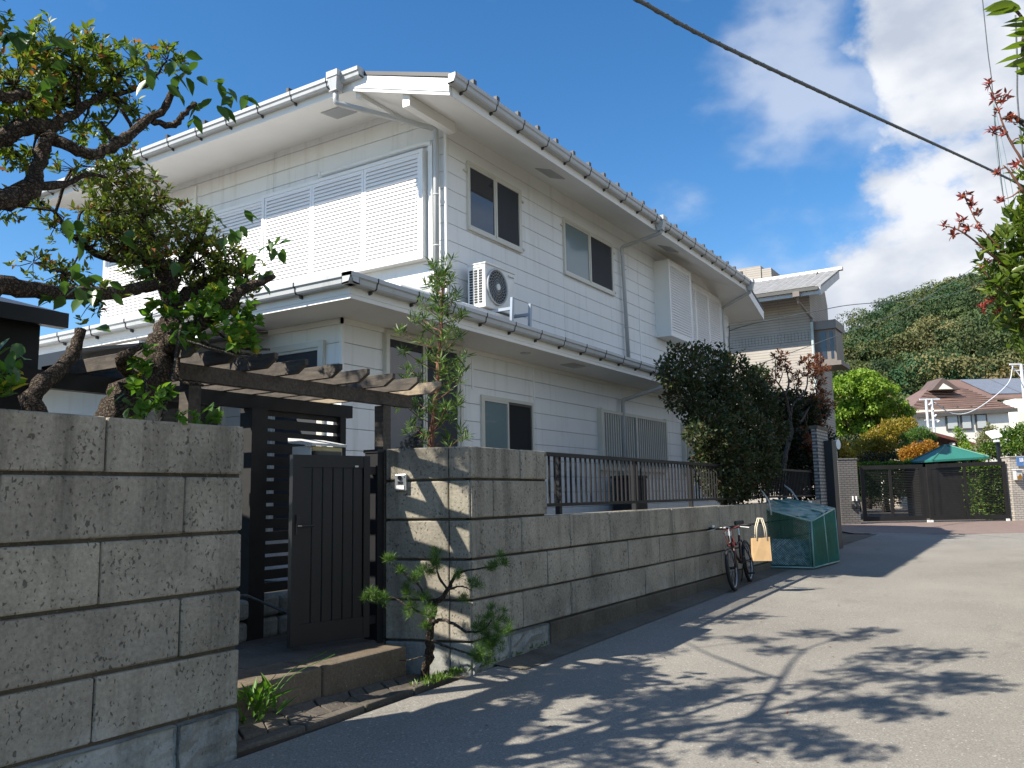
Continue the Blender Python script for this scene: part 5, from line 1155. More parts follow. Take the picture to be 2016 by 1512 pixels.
B_br = [[(-4.0, 1.5, 2.6, .08), (-3.8, 1.55, 2.66, .07), (-3.7, 1.66, 2.72, 0.06), (-3.7, 1.77, 2.81, 0.06), (-3.75, 1.91, 2.9, 0.06), (-3.8, 1.98, 3.02, 0.045), (-3.85, 2.03, 3.2, 0.04), (-3.85, 2.05, 3.23, 0.04), (-3.8, 2.15, 3.19, 0.035), (-3.75, 2.24, 3.2, 0.035), (-3.7, 2.32, 3.28, 0.032), (-3.7, 2.43, 3.4, 0.03), (-3.7, 2.54, 3.53, 0.026), (-3.7, 2.61, 3.68, 0.022)],
[(-3.7, 2.48, 3.44, 0.025), (-3.65, 2.57, 3.44, 0.022), (-3.6, 2.59, 3.49, 0.018), (-3.6, 2.66, 3.58, 0.014)],
[(-4.0, 1.5, 2.85, .06), (-4.0, 1.70, 3.03, 0.05), (-4.0, 1.9, 3.2, 0.05), (-4.0, 2.01, 3.31, 0.05), (-4.0, 2.16, 3.38, 0.04), (-4.0, 2.28, 3.51, 0.025), (-4.0, 2.38, 3.62, 0.02), (-4.0, 2.55, 3.72, 0.015), (-4.0, 2.67, 3.81, 0.01)],
[(-4.0, 2.26, 3.47, 0.02), (-4.0, 2.26, 3.56, 0.016), (-4.0, 2.26, 3.68, 0.01)],
[(-3.9, 2.33, 3.43, 0.014), (-3.8, 2.36, 3.28, 0.012), (-3.8, 2.44, 3.39, 0.012), (-3.8, 2.37, 3.49, 0.01)],
[(-3.75, 1.92, 2.92, 0.04), (-3.85, 2.14, 3.03, 0.02), (-3.9, 2.27, 3.13, 0.014), (-3.95, 2.4, 3.17, 0.01)],
[(-3.9, 1.5, 3.15, .035), (-3.6, 1.62, 3.19, 0.03), (-3.6, 1.74, 3.24, 0.03), (-3.6, 1.82, 3.28, 0.025)]]
B_up = [[(-3.95, 1.45, 3.9, .05), (-3.9, 1.5, 4.3, .045), (-4.2, 2.2, 4.7, .035), (-4.5, 3.0, 5.1, .02), (-4.4, 3.8, 5.45, .008)], [(-3.9, 1.5, 4.3, .04), (-3.7, 2.2, 4.5, .03), (-3.4, 2.95, 4.75, .018), (-3.3, 3.45, 4.85, .008)], [(-3.9, 1.5, 4.2, .04), (-3.5, 2.0, 4.2, .03), (-3.1, 2.5, 4.3, .018), (-2.75, 2.85, 4.3, .008)],
[(-4.0, 1.5, 3.5, .04), (-3.6, 1.5, 3.65, .028), (-3.3, 1.6, 3.75, .018), (-2.95, 1.6, 3.6, .008)], [(-4.2, 2.2, 4.7, .035), (-5, 2.5, 4.95, .02), (-5.7, 2.7, 5.35, .008)], [(-4.0, 1.5, 2.9, .04), (-3.8, 1.5, 2.95, .03), (-3.55, 1.45, 2.95, .012)], [(-4.0, 1.5, 3.5, .04), (-4.4, 1.7, 3.8, .03), (-4.9, 2.0, 4.2, .02), (-5.5, 2.35, 4.85, .01)], [(-4.0, 1.5, 2.6, .05), (-3.8, 1.0, 2.8, .03), (-3.5, .5, 3.0, .015)]]
B_upcl = [(-5.67, 2.74, 5.44, 0.135), (-5.12, 3.02, 5.31, 0.135), (-4.9, 3.41, 5.52, 0.135), (-4.39, 3.79, 5.52, 0.135), (-4.47, 3.47, 5.41, 0.135), (-3.77, 3.33, 5.07, 0.135), (-3.34, 3.44, 4.96, 0.135), (-3.43, 3.3, 4.85, 0.135), (-3.78, 3.14, 4.85, 0.135), (-2.92, 2.92, 4.51, 0.135), (-2.81, 2.83, 4.39, 0.135), (-3.08, 2.92, 4.51, 0.135), (-2.97, 2.21, 4.05, 0.135), (-3.17, 2.26, 4.16, 0.135), (-3.39, 2.22, 4.27, 0.135), (-3.19, 1.6, 3.82, 0.135), (-2.97, 1.59, 3.71, 0.135), (-3.44, 1.61, 3.93, 0.135), (-3.69, 1.64, 4.04, 0.135), (-3.86, 1.64, 3.71, 0.135), (-5.48, 2.35, 4.99, 0.135), (-3.8, 2.7, 4.73, 0.135), (-3.74, 2.36, 4.5, 0.135), (-4.68, 2.89, 5.07, 0.135), (-3.49, 2.74, 4.62, 0.135), (-3.12, 2.57, 4.39, 0.135), (-3.48, 1.42, 3.7, 0.135), (-3.77, 1.5, 3.16, 0.135), (-3.59, 1.42, 3.15, 0.135), (-3.57, 2.0, 4.26, 0.135), (-5.89, 2.46, 4.91, 0.135), (-6.53, 2.83, 5.81, 0.135), (-3.6, 1.1, 2.9, 0.14), (-3.8, 0.9, 2.7, 0.16), (-3.5, 0.7, 3.0, 0.15), (-3.7, 0.5, 2.8, 0.16), (-4.0, 0.8, 3.2, 0.16), (-3.6, 0.2, 2.9, 0.16), (-4.1, 0.4, 2.6, 0.16), (-3.9, 1.2, 2.45, 0.13), (-4.3, 1.0, 2.9, 0.16), (-3.5, 0.9, 2.6, 0.13), (-4.4, 0.5, 3.3, 0.16), (-3.7, 0, 2.6, 0.15), (-4.6, 1.3, 3.4, 0.16), (-4.7, 0.9, 3.0, 0.16)]
B_cl = [(-4.1, 2.06, 3.73, 0.1), (-4.1, 2.19, 3.81, 0.12), (-4.1, 2.3, 3.78, 0.12), (-4.1, 2.43, 3.9, 0.1), (-4.0, 2.46, 3.77, 0.1), (-4.1, 2.64, 3.96, 0.08), (-4.0, 2.76, 3.99, 0.07), (-4.0, 1.95, 3.49, 0.12), (-4.1, 2.15, 3.6, 0.12), (-4.1, 2.39, 3.7, 0.1), (-4.1, 1.99, 3.35, 0.1), (-4.2, 2.13, 3.51, 0.1), (-4.1, 2.23, 3.55, 0.1), (-3.9, 2.52, 3.56, 0.06), (-4.2, 2.05, 3.24, 0.08), (-4.2, 2.15, 3.25, 0.06), (-4.2, 2.4, 3.51, 0.07), (-4.2, 2.51, 3.52, 0.05)]
A_cl = [(-4.35, 3.35, 3.1, .08), (-4.2, 3.5, 2.98, .07), (-4.1, 3.3, 2.75, .07), (-4.5, 2.75, 3.1, .09), (-4.45, 2.6, 2.95, .08), (-4.6, 3.3, 3.3, .09), (-4.3, 2.62, 3.05, .09), (-4.3, 2.75, 2.95, .09), (-4.2, 3.3, 3.0, .08), (-4.1, 3.45, 2.85, .08), (-4.3, 3.0, 3.1, .1), (-4.4, 2.9, 2.85, .09), (-4.3, 2.49, 3.39, 0.06), (-4.2, 2.5, 3.28, 0.06), (-4.4, 2.8, 3.46, 0.1), (-4.4, 2.74, 3.32, 0.1), (-4.5, 2.97, 3.35, 0.1), (-4.5, 3.11, 3.36, 0.1), (-4.5, 2.65, 3.22, 0.07), (-4.5, 2.88, 3.19, 0.12), (-4.6, 3.12, 3.21, 0.12), (-4.5, 3.23, 3.26, 0.1), (-4.6, 3.23, 3.07, 0.12), (-4.5, 3.38, 3.16, 0.1), (-4.4, 3.42, 3.05, 0.1), (-4.4, 3.24, 2.91, 0.1), (-4.3, 3.43, 2.94, 0.1), (-4.5, 2.42, 3.15, 0.06), (-4.5, 2.32, 3.01, 0.06), (-4.4, 2.2, 2.79, 0.06), (-4.4, 2.34, 2.74, 0.08), (-4.4, 2.5, 2.75, 0.06), (-4.5, 2.21, 3.03, 0.06), (-4.2, 2.56, 2.67, 0.08), (-4.6, 3.02, 2.96, 0.1)]
V_cl = [(-4.2, 2.96, 2.61, 0.08), (-4.1, 3.06, 2.52, 0.09), (-4.0, 3.16, 2.65, 0.09), (-3.9, 3.19, 2.49, 0.09), (-3.9, 3.3, 2.6, 0.08), (-3.9, 3.34, 2.45, 0.06), (-4.2, 3.24, 2.72, 0.09), (-4.0, 2.69, 2.17, 0.07), (-3.95, 2.72, 2.04, 0.06), (-4.0, 2.65, 2.28, 0.05), (-4.0, 2.81, 2.13, 0.05), (-3.7, 1.85, 1.98, 0.05), (-3.75, 1.86, 2.06, 0.06), (-3.85, 2.62, 2.0, .05), (-3.9, 3.0, 2.66, .08), (-4.1, 3.35, 2.75, .08)]
BIG = [(-3.4, 1.63, 3.4), (-3.4, 1.68, 3.37), (-3.4, 1.65, 3.43), (-3.5, 1.91, 3.45), (-3.5, 1.87, 3.31), (-3.6, 2.64, 3.81), (-3.6, 2.59, 3.74), (-3.6, 2.55, 3.75), (-3.55, 2.75, 3.64), (-3.55, 2.78, 3.73), (-3.55, 2.86, 3.73), (-3.55, 2.85, 3.65), (-3.6, 2.66, 3.58), (-3.6, 2.54, 3.64), (-3.7, 2.47, 3.71), (-3.7, 2.41, 3.72), (-3.9, 2.12, 2.49), (-3.8, 2.22, 2.47), (-3.8, 2.26, 2.53), (-3.8, 2.3, 2.51), (-3.8, 2.17, 2.53), (-3.8, 2.21, 2.59), (-3.8, 2.57, 2.67), (-3.8, 2.67, 2.75), (-3.9, 3.21, 3.16), (-3.9, 3.1, 3.01), (-3.9, 3.15, 3.06), (-3.9, 3.29, 2.94), (-3.9, 3.41, 2.9), (-3.9, 3.48, 3.01), (-3.9, 3.52, 3.09), (-3.9, 3.44, 3.07), (-3.8, 2.81, 2.4), (-3.9, 2.51, 2.07), (-3.7, 2.91, 1.98), (-3.7, 2.88, 1.96), (-3.6, 1.8, 2.14), (-3.6, 1.79, 2.08), (-3.6, 1.78, 2.12), (-3.9, 2.28, 2.83), (-3.9, 2.23, 2.84), (-3.9, 2.44, 2.82), (-3.9, 3.29, 2.78)]
HEDGE1 = [(-4.2, 11.3, 3.25, 0.28, 0.35, 0.31), (-4.2, 12.39, 3.38, 0.31, 0.39, 0.35), (-4.2, 13.51, 3.37, 0.32, 0.4, 0.36), (-4.2, 14.47, 3.21, 0.28, 0.35, 0.32), (-4.2, 11.35, 2.88, 0.24, 0.3, 0.27), (-4.2, 12.67, 2.84, 0.38, 0.47, 0.43), (-4.2, 11.81, 2.39, 0.3, 0.37, 0.33), (-4.2, 13.35, 2.4, 0.34, 0.43, 0.38), (-4.2, 12.3, 1.96, 0.34, 0.42, 0.38), (-4.2, 13.53, 1.91, 0.28, 0.35, 0.31), (-4.2, 11.91, 1.62, 0.18, 0.22, 0.2), (-4.2, 12.83, 1.54, 0.2, 0.25, 0.23), (-4.2, 14.15, 2.27, 0.21, 0.26, 0.23), (-4.2, 11.18, 2.29, 0.12, 0.16, 0.14), (-4.2, 10.8, 3.11, 0.14, 0.17, 0.16)]
HEDGE1TOP = [(-4.3, 15.61, 3.71, 0.17, 0.21, 0.19), (-4.3, 15.27, 3.48, 0.15, 0.19, 0.17), (-4.3, 15.83, 3.44, 0.12, 0.15, 0.14), (-4.3, 15.04, 3.59, 0.12, 0.15, 0.13)]
HEDGE2 = [(-4.9, 18.97, 3.29, 0.31, 0.39, 0.35), (-4.9, 20.61, 3.47, 0.31, 0.39, 0.35), (-4.9, 22.18, 3.51, 0.27, 0.34, 0.3), (-4.9, 19.05, 2.72, 0.33, 0.41, 0.37), (-4.9, 20.94, 2.82, 0.34, 0.42, 0.38), (-4.9, 22.25, 2.75, 0.31, 0.39, 0.35), (-4.9, 19.14, 2.16, 0.31, 0.39, 0.35), (-4.9, 21.01, 2.14, 0.33, 0.42, 0.38), (-4.9, 22.35, 2.11, 0.23, 0.29, 0.26), (-4.9, 21.65, 1.59, 0.22, 0.28, 0.25), (-4.9, 19.25, 1.71, 0.2, 0.25, 0.23)]
UNDER = [(-4.1, 14.62, 1.84, 0.15, 0.19, 0.17), (-4.1, 15.33, 2.13, 0.12, 0.15, 0.13), (-4.1, 13.99, 1.66, 0.11, 0.14, 0.12), (-4.1, 15.05, 1.58, 0.1, 0.13, 0.11)]
MAPLE0 = [(-4.2, 16.469, 1.872, 0.075), (-4.2, 16.856, 2.375, 0.07), (-4.2, 17.252, 2.697, 0.065), (-4.2, 17.15, 3.1, 0.05), (-4.2, 16.948, 3.41, 0.04), (-4.2, 16.388, 3.616, 0.022), (-4.2, 16.033, 3.647, 0.014)]
MAPLE1 = [(-4.2, 16.943, 3.389, 0.035), (-4.2, 17.291, 3.681, 0.028), (-4.2, 17.218, 3.881, 0.02), (-4.2, 17.065, 4.071, 0.012), (-4.2, 17.38, 4.216, 0.006)]
MAPLE2 = [(-4.2, 17.221, 2.9, 0.045), (-4.2, 17.465, 3.228, 0.04), (-4.2, 18.164, 3.469, 0.036), (-4.2, 18.775, 3.725, 0.03), (-4.2, 18.984, 3.972, 0.02), (-4.2, 19.147, 4.218, 0.012)]
MAPLE3 = [(-4.2, 17.334, 2.702, 0.04), (-4.2, 18.268, 3.023, 0.034), (-4.2, 19.051, 3.358, 0.026), (-4.2, 19.951, 3.548, 0.014)]
MAPLE4 = [(-4.2, 18.164, 3.469, 0.025), (-4.2, 17.904, 3.638, 0.018), (-4.2, 18.275, 3.894, 0.01)]
MAPLECL = [(-4.2, 17.09, 4.18, 0.09), (-4.2, 16.65, 3.97, 0.11), (-4.2, 16.05, 3.75, 0.1), (-4.2, 17.37, 4.0, 0.08), (-4.2, 17.62, 3.85, 0.08), (-4.2, 15.73, 3.55, 0.1), (-4.2, 16.43, 4.14, 0.06), (-4.2, 18.04, 3.81, 0.07), (-4.2, 15.28, 3.33, 0.07), (-4.2, 19.06, 4.24, 0.17), (-4.2, 19.85, 4.42, 0.18), (-4.2, 19.52, 4.15, 0.15), (-4.2, 20.52, 4.38, 0.14), (-4.2, 20.1, 4.03, 0.12), (-4.2, 19.79, 3.71, 0.15), (-4.2, 20.4, 3.65, 0.17), (-4.2, 19.33, 3.49, 0.14), (-4.2, 20.91, 3.51, 0.13), (-4.2, 19.35, 2.7, 0.16), (-4.2, 19.91, 2.9, 0.15), (-4.2, 18.65, 2.78, 0.13), (-4.2, 19.04, 2.46, 0.16), (-4.2, 18.14, 2.53, 0.11), (-4.2, 19.84, 3.19, 0.1)]
BRIGHT = [(-9.18, 49.34, 7.05, 0.85, 0.85, 0.77), (-8.07, 49.99, 7.31, 1.03, 1.03, 0.92), (-7.25, 51.23, 6.49, 1.09, 1.09, 0.98), (-6.79, 52.24, 5.67, 0.87, 0.87, 0.79), (-8.28, 50.67, 5.94, 1.27, 1.27, 1.14), (-9.42, 49.41, 5.64, 0.97, 0.97, 0.87), (-9.82, 48.39, 6.72, 0.62, 0.62, 0.56), (-7.59, 51.85, 4.96, 1.05, 1.05, 0.94), (-8.64, 50.67, 4.52, 1.15, 1.15, 1.04), (-6.74, 52.41, 4.8, 0.76, 0.76, 0.68), (-9.76, 49.37, 4.51, 0.74, 0.74, 0.67), (-7.56, 49.91, 6.83, 0.73, 0.73, 0.66), (-10.33, 48.74, 6.22, 0.51, 0.51, 0.46)]
DARKT = [(-8.11, 45.81, 3.46, 0.78, 0.78, 0.7), (-8.61, 44.39, 2.93, 0.71, 0.71, 0.64), (-7.39, 47.43, 3.62, 0.69, 0.69, 0.62), (-8.36, 44.67, 2.16, 0.66, 0.66, 0.6)]
YELL = [(-6.93, 44.69, 3.93, 0.55, 0.55, 0.5), (-6.15, 45.11, 4.36, 0.6, 0.6, 0.54), (-5.55, 46.03, 4.68, 0.46, 0.46, 0.41), (-7.3, 43.93, 3.49, 0.5, 0.5, 0.45), (-6.46, 44.46, 3.47, 0.6, 0.6, 0.54), (-5.86, 45.35, 3.98, 0.45, 0.45, 0.41)]
CLOUDP = [(-5.04, 42.32, 3.86, 0.37, 0.37, 0.22), (-4.58, 42.57, 4.06, 0.42, 0.42, 0.25), (-4.25, 42.81, 3.84, 0.28, 0.28, 0.17), (-5.19, 41.93, 3.43, 0.28, 0.28, 0.17), (-5.36, 41.88, 3.09, 0.23, 0.23, 0.14)]
ORANGE = [(-4.94, 40.24, 3.02, 0.31, 0.31, 0.28), (-4.56, 40.46, 3.17, 0.36, 0.36, 0.32), (-4.1, 40.98, 3.23, 0.36, 0.36, 0.32), (-4.85, 40.11, 2.72, 0.26, 0.26, 0.24), (-4.33, 40.64, 2.94, 0.31, 0.31, 0.28), (-3.85, 41.39, 3.12, 0.22, 0.22, 0.2)]
FERN = [(-5.83, 31.88, 2.69, 0.22, 0.22, 0.2), (-5.87, 31.32, 3.04, 0.16, 0.16, 0.15), (-5.78, 31.96, 2.42, 0.18, 0.18, 0.16)]
RIGHTB = [(-1.06, 43.07, 3.55, 0.49, 0.49, 0.49), (-0.55, 43.36, 3.72, 0.58, 0.58, 0.58), (-1.52, 41.66, 3.14, 0.35, 0.35, 0.35), (-1.9, 41.43, 3.04, 0.31, 0.31, 0.31), (-0.79, 42.13, 3.02, 0.39, 0.39, 0.39), (-0.11, 43.68, 3.49, 0.58, 0.58, 0.58)]
RIGHTP = [(-2.11, 44.77, 3.69, 0.33, 0.33, 0.4), (-1.88, 44.85, 4.1, 0.24, 0.24, 0.28), (-2.31, 44.71, 3.29, 0.28, 0.28, 0.34)]
RIGHTG = [(-2.93, 45.52, 3.23, 0.29, 0.29, 0.35), (-2.64, 45.74, 2.98, 0.29, 0.29, 0.35), (-3.21, 46.41, 4.02, 0.2, 0.2, 0.24), (-3.34, 46.29, 4.27, 0.15, 0.15, 0.18), (-3.11, 46.52, 3.72, 0.22, 0.22, 0.27)]
OB = [(-0.8, 31.04, 0.82, 0.19, 0.19, 0.12), (-0.62, 30.94, 0.68, 0.22, 0.22, 0.13), (-0.41, 31.08, 0.63, 0.25, 0.25, 0.15), (-0.71, 31.31, 0.99, 0.15, 0.15, 0.09)]
LOWYEL = [(-2.44, 37.59, 2.63, 0.24, 0.24, 0.19), (-2.1, 37.8, 2.66, 0.24, 0.24, 0.19), (-2.71, 37.44, 2.53, 0.18, 0.18, 0.14), (-4.4, 36.37, 2.53, 0.16, 0.16, 0.13), (-5.0, 36.01, 2.48, 0.16, 0.16, 0.13)]
PB0 = [(0.091, 6.103, 0.924, 0.05), (0.105, 5.992, 1.676, 0.045), (0.119, 5.905, 2.277, 0.04), (0.159, 5.834, 2.878, 0.035), (0.185, 5.756, 3.48, 0.03), (0.212, 5.677, 4.081, 0.025), (0.239, 5.598, 4.682, 0.02)]
PB1 = [(0.143, 5.853, 2.698, 0.02), (-0.006, 5.75, 2.762, 0.012), (-0.149, 5.641, 2.885, 0.007), (-0.267, 5.547, 3.008, 0.005), (-0.345, 5.491, 3.052, 0.003)]
PB2 = [(0.167, 5.801, 3.119, 0.018), (0.075, 5.7, 3.392, 0.01), (0.001, 5.625, 3.574, 0.007), (-0.036, 5.575, 3.74, 0.004), (-0.067, 5.533, 3.882, 0.003)]
PB3 = [(-0.006, 5.75, 2.762, 0.01), (-0.118, 5.65, 2.945, 0.006), (-0.197, 5.581, 3.067, 0.004), (-0.248, 5.525, 3.218, 0.003)]
PB4 = [(0.133, 5.866, 2.578, 0.015), (-0.021, 5.769, 2.581, 0.01), (-0.139, 5.676, 2.704, 0.006), (-0.218, 5.606, 2.826, 0.003)]
PB5 = [(0.051, 5.595, 3.207, 0.01), (-0.005, 5.542, 3.326, 0.006), (-0.038, 5.514, 3.371, 0.003)]
PB6 = [(0.162, 4.11, 3.25, 0.012), (0.101, 4.034, 3.489, 0.008), (0.04, 3.985, 3.556, 0.005)]
PGREEN = [(-0.008, 5.706, 3.032, 0.085), (0.044, 5.719, 3.152, 0.076), (-0.057, 5.694, 2.913, 0.085), (-0.0, 5.744, 2.822, 0.106), (-0.116, 5.671, 2.824, 0.076), (-0.075, 5.716, 2.703, 0.091), (-0.003, 5.775, 2.611, 0.106), (-0.098, 5.72, 2.583, 0.076), (-0.034, 5.785, 2.431, 0.067), (-0.029, 5.807, 2.311, 0.055), (-0.131, 5.642, 2.945, 0.049), (0.072, 5.704, 3.362, 0.067), (0.08, 5.675, 3.572, 0.042), (0.146, 5.803, 3.029, 0.136), (0.117, 5.837, 2.699, 0.136), (0.094, 5.865, 2.428, 0.121), (-0.172, 5.645, 2.765, 0.036), (-0.08, 5.746, 2.492, 0.049)]
PRED = [(-0.074, 5.527, 3.892, 0.027), (-0.055, 5.551, 3.816, 0.027), (-0.014, 5.582, 3.785, 0.03), (-0.045, 5.572, 3.725, 0.024), (0.023, 5.598, 3.829, 0.027), (-0.072, 5.572, 3.621, 0.03), (0.037, 5.629, 3.694, 0.036), (-0.009, 5.614, 3.604, 0.024), (0.026, 5.666, 3.417, 0.027), (-0.067, 5.613, 3.38, 0.021), (-0.247, 5.524, 3.233, 0.018), (-0.213, 5.553, 3.187, 0.024), (-0.192, 5.575, 3.127, 0.024), (-0.286, 5.523, 3.084, 0.03), (-0.25, 5.551, 3.053, 0.03), (-0.36, 5.481, 3.055, 0.024), (-0.331, 5.507, 3.009, 0.018), (-0.199, 5.583, 3.052, 0.027), (-0.075, 5.637, 3.199, 0.027), (-0.167, 5.639, 2.825, 0.024), (-0.173, 5.669, 2.615, 0.027), (-0.141, 5.701, 2.539, 0.027), (-0.215, 5.649, 2.57, 0.015)]
PBIG = [(0.002, 3.853, 3.489, 0.0), (0.062, 3.897, 3.446, 0.0), (0.075, 3.914, 3.393, 0.0), (0.075, 3.931, 3.287, 0.0), (0.051, 3.91, 3.319, 0.0), (0.075, 3.937, 3.245, 0.0), (0.049, 3.88, 3.503, 0.0), (0.097, 3.936, 3.339, 0.0)]
def nearest_on(paths, p):
    best = None
    for q in paths:
        a = np.array([x[:3] for x in q]); d = np.linalg.norm(a-np.array(p[:3]), axis=1); i = int(d.argmin())
        if best is None or d[i] < best[0]: best = (d[i], a[i], q[i][3])
    return best
def garden_tree(name, label, trunk, brs, cls, leaf_mat, bark, leaf, per, extra=None, group=None):
    t = thing(name, label, 'tree', trunk[0][:3], group); tm = MB(); branch(tm, trunk, 5, .22, 10); tm.build('trunk', bark, t, smooth=True)
    paths = [smooth_path(trunk, 5)] + [smooth_path(b, 5) for b in brs]
    for b in brs:
        m = MB(); branch(m, b, 5, .22, 8); m.build('branch', bark, t, smooth=True)
    tw = MB()
    for c in cls:
        d, a, r = nearest_on(paths, c)
        mid = (a+np.array(c[:3]))/2 + RNG.normal(size=3)*d*.14
        branch(tw, [(*a, max(.006, min(r, .018)*.7)), (*mid, .007), (*c[:3], .004)], 4, .25, 5)
    P_, A_v, S_v, lines = rosettes(cls, per, leaf)
    for a, b in lines: tw.tube([a, (np.array(a)+np.array(b))/2+RNG.normal(size=3)*.008, b], [.0028, .0022, .0014], 4, False)
    tw.build('twigs', bark, t, smooth=True, kind='stuff')
    leaves('foliage', t, leaf_mat, P_, A_v, leaf*S_v, leaf*.42*S_v, upj=.5)
    return t
B_br = [[(a, b, c, r*.78) for a, b, c, r in q] for q in B_br]; B_up = [[(a, b, c, r*.62) for a, b, c, r in q] for q in B_up]; A_stump = [(a, b, c, r*.85) for a, b, c, r in A_stump]
tB = garden_tree('garden_tree', 'gnarled tree at the upper left with small rosettes of leaves against the sky', B_trunk, B_br+B_up, [(a, b, c, r*1.3) for a, b, c, r in B_cl+B_upcl], 'leaf_myrtle', 'bark', .052, 18, group='garden trees behind the left wall')
tA = garden_tree('garden_tree', 'leaning thick trunked tree behind the left stone wall over the pergola', A_trunk, A_br, [(a+RNG.normal()*.05, b+RNG.normal()*.05, c+RNG.normal()*.04, r*1.45) for a, b, c, r in A_cl], 'leaf_azalea', 'bark', .048, 16, group='garden trees behind the left wall')
sm_ = MB(); branch(sm_, A_stump, 5, .2, 10); sm_.build('branch', 'bark', tA, smooth=True)
# large leaves of the climber, one object each on five shared shapes
vt = thing('climbing_plant', 'leafy climber with large glossy leaves hanging through the left tree', 'climber', (-3.9, 2.7, 1.9))
big_me = []
for k in range(5): big_me.append(leaf_mesh('leaf', np.zeros((1, 3)), np.array([[1., 0, 0]]), np.array([[0, 0, 1.]]), .080+.010*k, .048+.006*(k % 3), 'leaf_big', True, None, .10+.05*(k % 3)))
for i, p in enumerate(BIG):
    for j in range(3 if i % 3 else 4):
        q = Vector(p)+Vector(RNG.normal(size=3)*.035); o = bpy.data.objects.new('leaf', big_me[(i+j) % 5]); COL.objects.link(o); o.location = q
        o.rotation_euler = (random.uniform(-.9, .9), random.uniform(.1, 1.2), random.uniform(0, 6.28)); adopt(o, vt)
P_, A_v, S_v, lines = rosettes([(a, b, c, r*1.15) for a, b, c, r in V_cl], 13, .06)
vm = MB()
for a, b in lines: vm.tube([a, (np.array(a)+np.array(b))/2+RNG.normal(size=3)*.012, b], [.003, .0025, .0015], 4, False)
for pts in ([(-3.95, 2.75, 1.85), (-4.0, 2.85, 2.1), (-4.05, 2.95, 2.5)], [(-3.95, 2.65, 1.85), (-3.98, 2.7, 2.05), (-4.0, 2.68, 2.25)], [(-4.2, 3.2, 2.6), (-4.0, 3.3, 2.42), (-3.85, 3.42, 2.40)], [(-4.25, 3.1, 2.5), (-4.0, 3.22, 2.38), (-3.85, 3.36, 2.36)], [(-4.1, 2.9, 2.45), (-3.95, 3.05, 2.37), (-3.9, 3.3, 2.33)]):
    branch(vm, [(*p, .008) for p in pts], 5, .3, 5)
vm.build('stems', 'bark_grey', vt, smooth=True, kind='stuff')
leaves('foliage', vt, 'leaf_vine', P_, A_v, .062*S_v, .040*S_v, big=True, upj=.6)
# small weeds on the wall top
tn = thing('wall_plant', 'small sunlit sprig growing on top of the left stone wall', 'plant', (-3.72, 2.90, 1.91))
P_, A_v, S_v, lines = rosettes([(-3.70, 2.92, 1.96, .035), (-3.72, 2.80, 1.95, .035), (-3.70, 2.72, 1.95, .03)], 12, .05)
leaves('foliage', tn, 'leaf_vine', P_, A_v, .05*S_v, .032*S_v, big=True)

# podocarpus behind the right wall
pd = thing('podocarpus_shrub', 'tall narrow shrub with long needle leaves growing behind the gate wall', 'shrub', (-4.5, 5.9, .5))
stem = [(-4.52, 5.9, .5, .035), (-4.53, 5.9, 1.6, .03), (-4.55, 5.9, 1.95, .026), (-4.50, 5.9, 2.35, .022), (-4.46, 5.9, 2.75, .018), (-4.43, 5.9, 3.1, .012), (-4.42, 5.9, 3.5, .005)]
m = MB(); branch(m, stem, 5, .2, 8); m.build('trunk', 'bark_red', pd, smooth=True)
pc = []; m = MB(); sp_ = smooth_path(stem, 6)
for k in range(44):
    z = 1.85+1.62*(k+.5)/44; i = int(np.abs(sp_[:, 2]-z).argmin()); a = sp_[i, :3]; t = k*2.4; R_ = (.36 if z < 2.9 else .36-.42*(z-2.9))*random.uniform(.45, 1)
    e = a+np.array([math.cos(t)*R_, math.sin(t)*R_, .10+.10*random.random()]); m.tube([a, (a+e)/2+np.array([0, 0, -.02]), e], [.006, .004, .002], 5, False); pc += [(*e, .05), (*((a+e)/2), .03)]
pc += [(-4.42, 5.9, 3.5, .04), (-4.42, 5.9, 3.4, .05), (-4.43, 5.9, 3.3, .05)]
m.build('twigs', 'bark_red', pd, kind='stuff')
P_, A_v, S_v, _ = rosettes(pc, 16, .06, nl=(9, 14)); leaves('foliage', pd, 'needle_podo', P_, A_v, .095*S_v, .0125*S_v, upj=.9, fold=.1)

# little pine in front of the wall
pn = thing('pine_tree', 'small twisted pine sapling growing from the kerb before the gate wall', 'pine tree', (-3.86, 4.95, .22))
PN_T = [(-3.90, 4.97, .20, .034), (-3.86, 4.93, .32, .032), (-3.80, 4.90, .45, .030), (-3.78, 4.88, .60, .026), (-3.72, 4.86, .74, .022), (-3.60, 4.84, .86, .016), (-3.48, 4.80, .98, .010), (-3.30, 4.76, 1.02, .006), (-3.10, 4.72, 1.05, .004)]
PN_B = [[(-3.78, 4.88, .62, .016), (-3.60, 4.82, .66, .012), (-3.40, 4.78, .60, .009), (-3.25, 4.75, .62, .006), (-3.15, 4.72, .70, .004)], [(-3.79, 4.89, .50, .012), (-3.55, 4.80, .48, .008), (-3.30, 4.76, .45, .005)],
        [(-3.78, 4.88, .66, .012), (-3.92, 4.80, .74, .009), (-4.02, 4.74, .80, .006), (-4.14, 4.66, .78, .004)], [(-3.74, 4.87, .72, .012), (-3.84, 4.80, .90, .008), (-3.94, 4.74, 1.0, .005), (-4.02, 4.70, 1.06, .003)],
        [(-3.60, 4.84, .86, .010), (-3.62, 4.76, .98, .007), (-3.60, 4.72, 1.10, .004)], [(-3.80, 4.90, .40, .008), (-3.95, 4.80, .36, .004), (-4.0, 4.76, .38, .003)], [(-3.60, 4.84, .86, .010), (-3.45, 4.78, .90, .006), (-3.32, 4.74, .88, .003)]]
m = MB(); branch(m, PN_T, 5, .25, 8); m.build('trunk', 'bark', pn, smooth=True)
for b in PN_B: m = MB(); branch(m, b, 5, .25, 6); m.build('branch', 'bark_grey', pn, smooth=True)
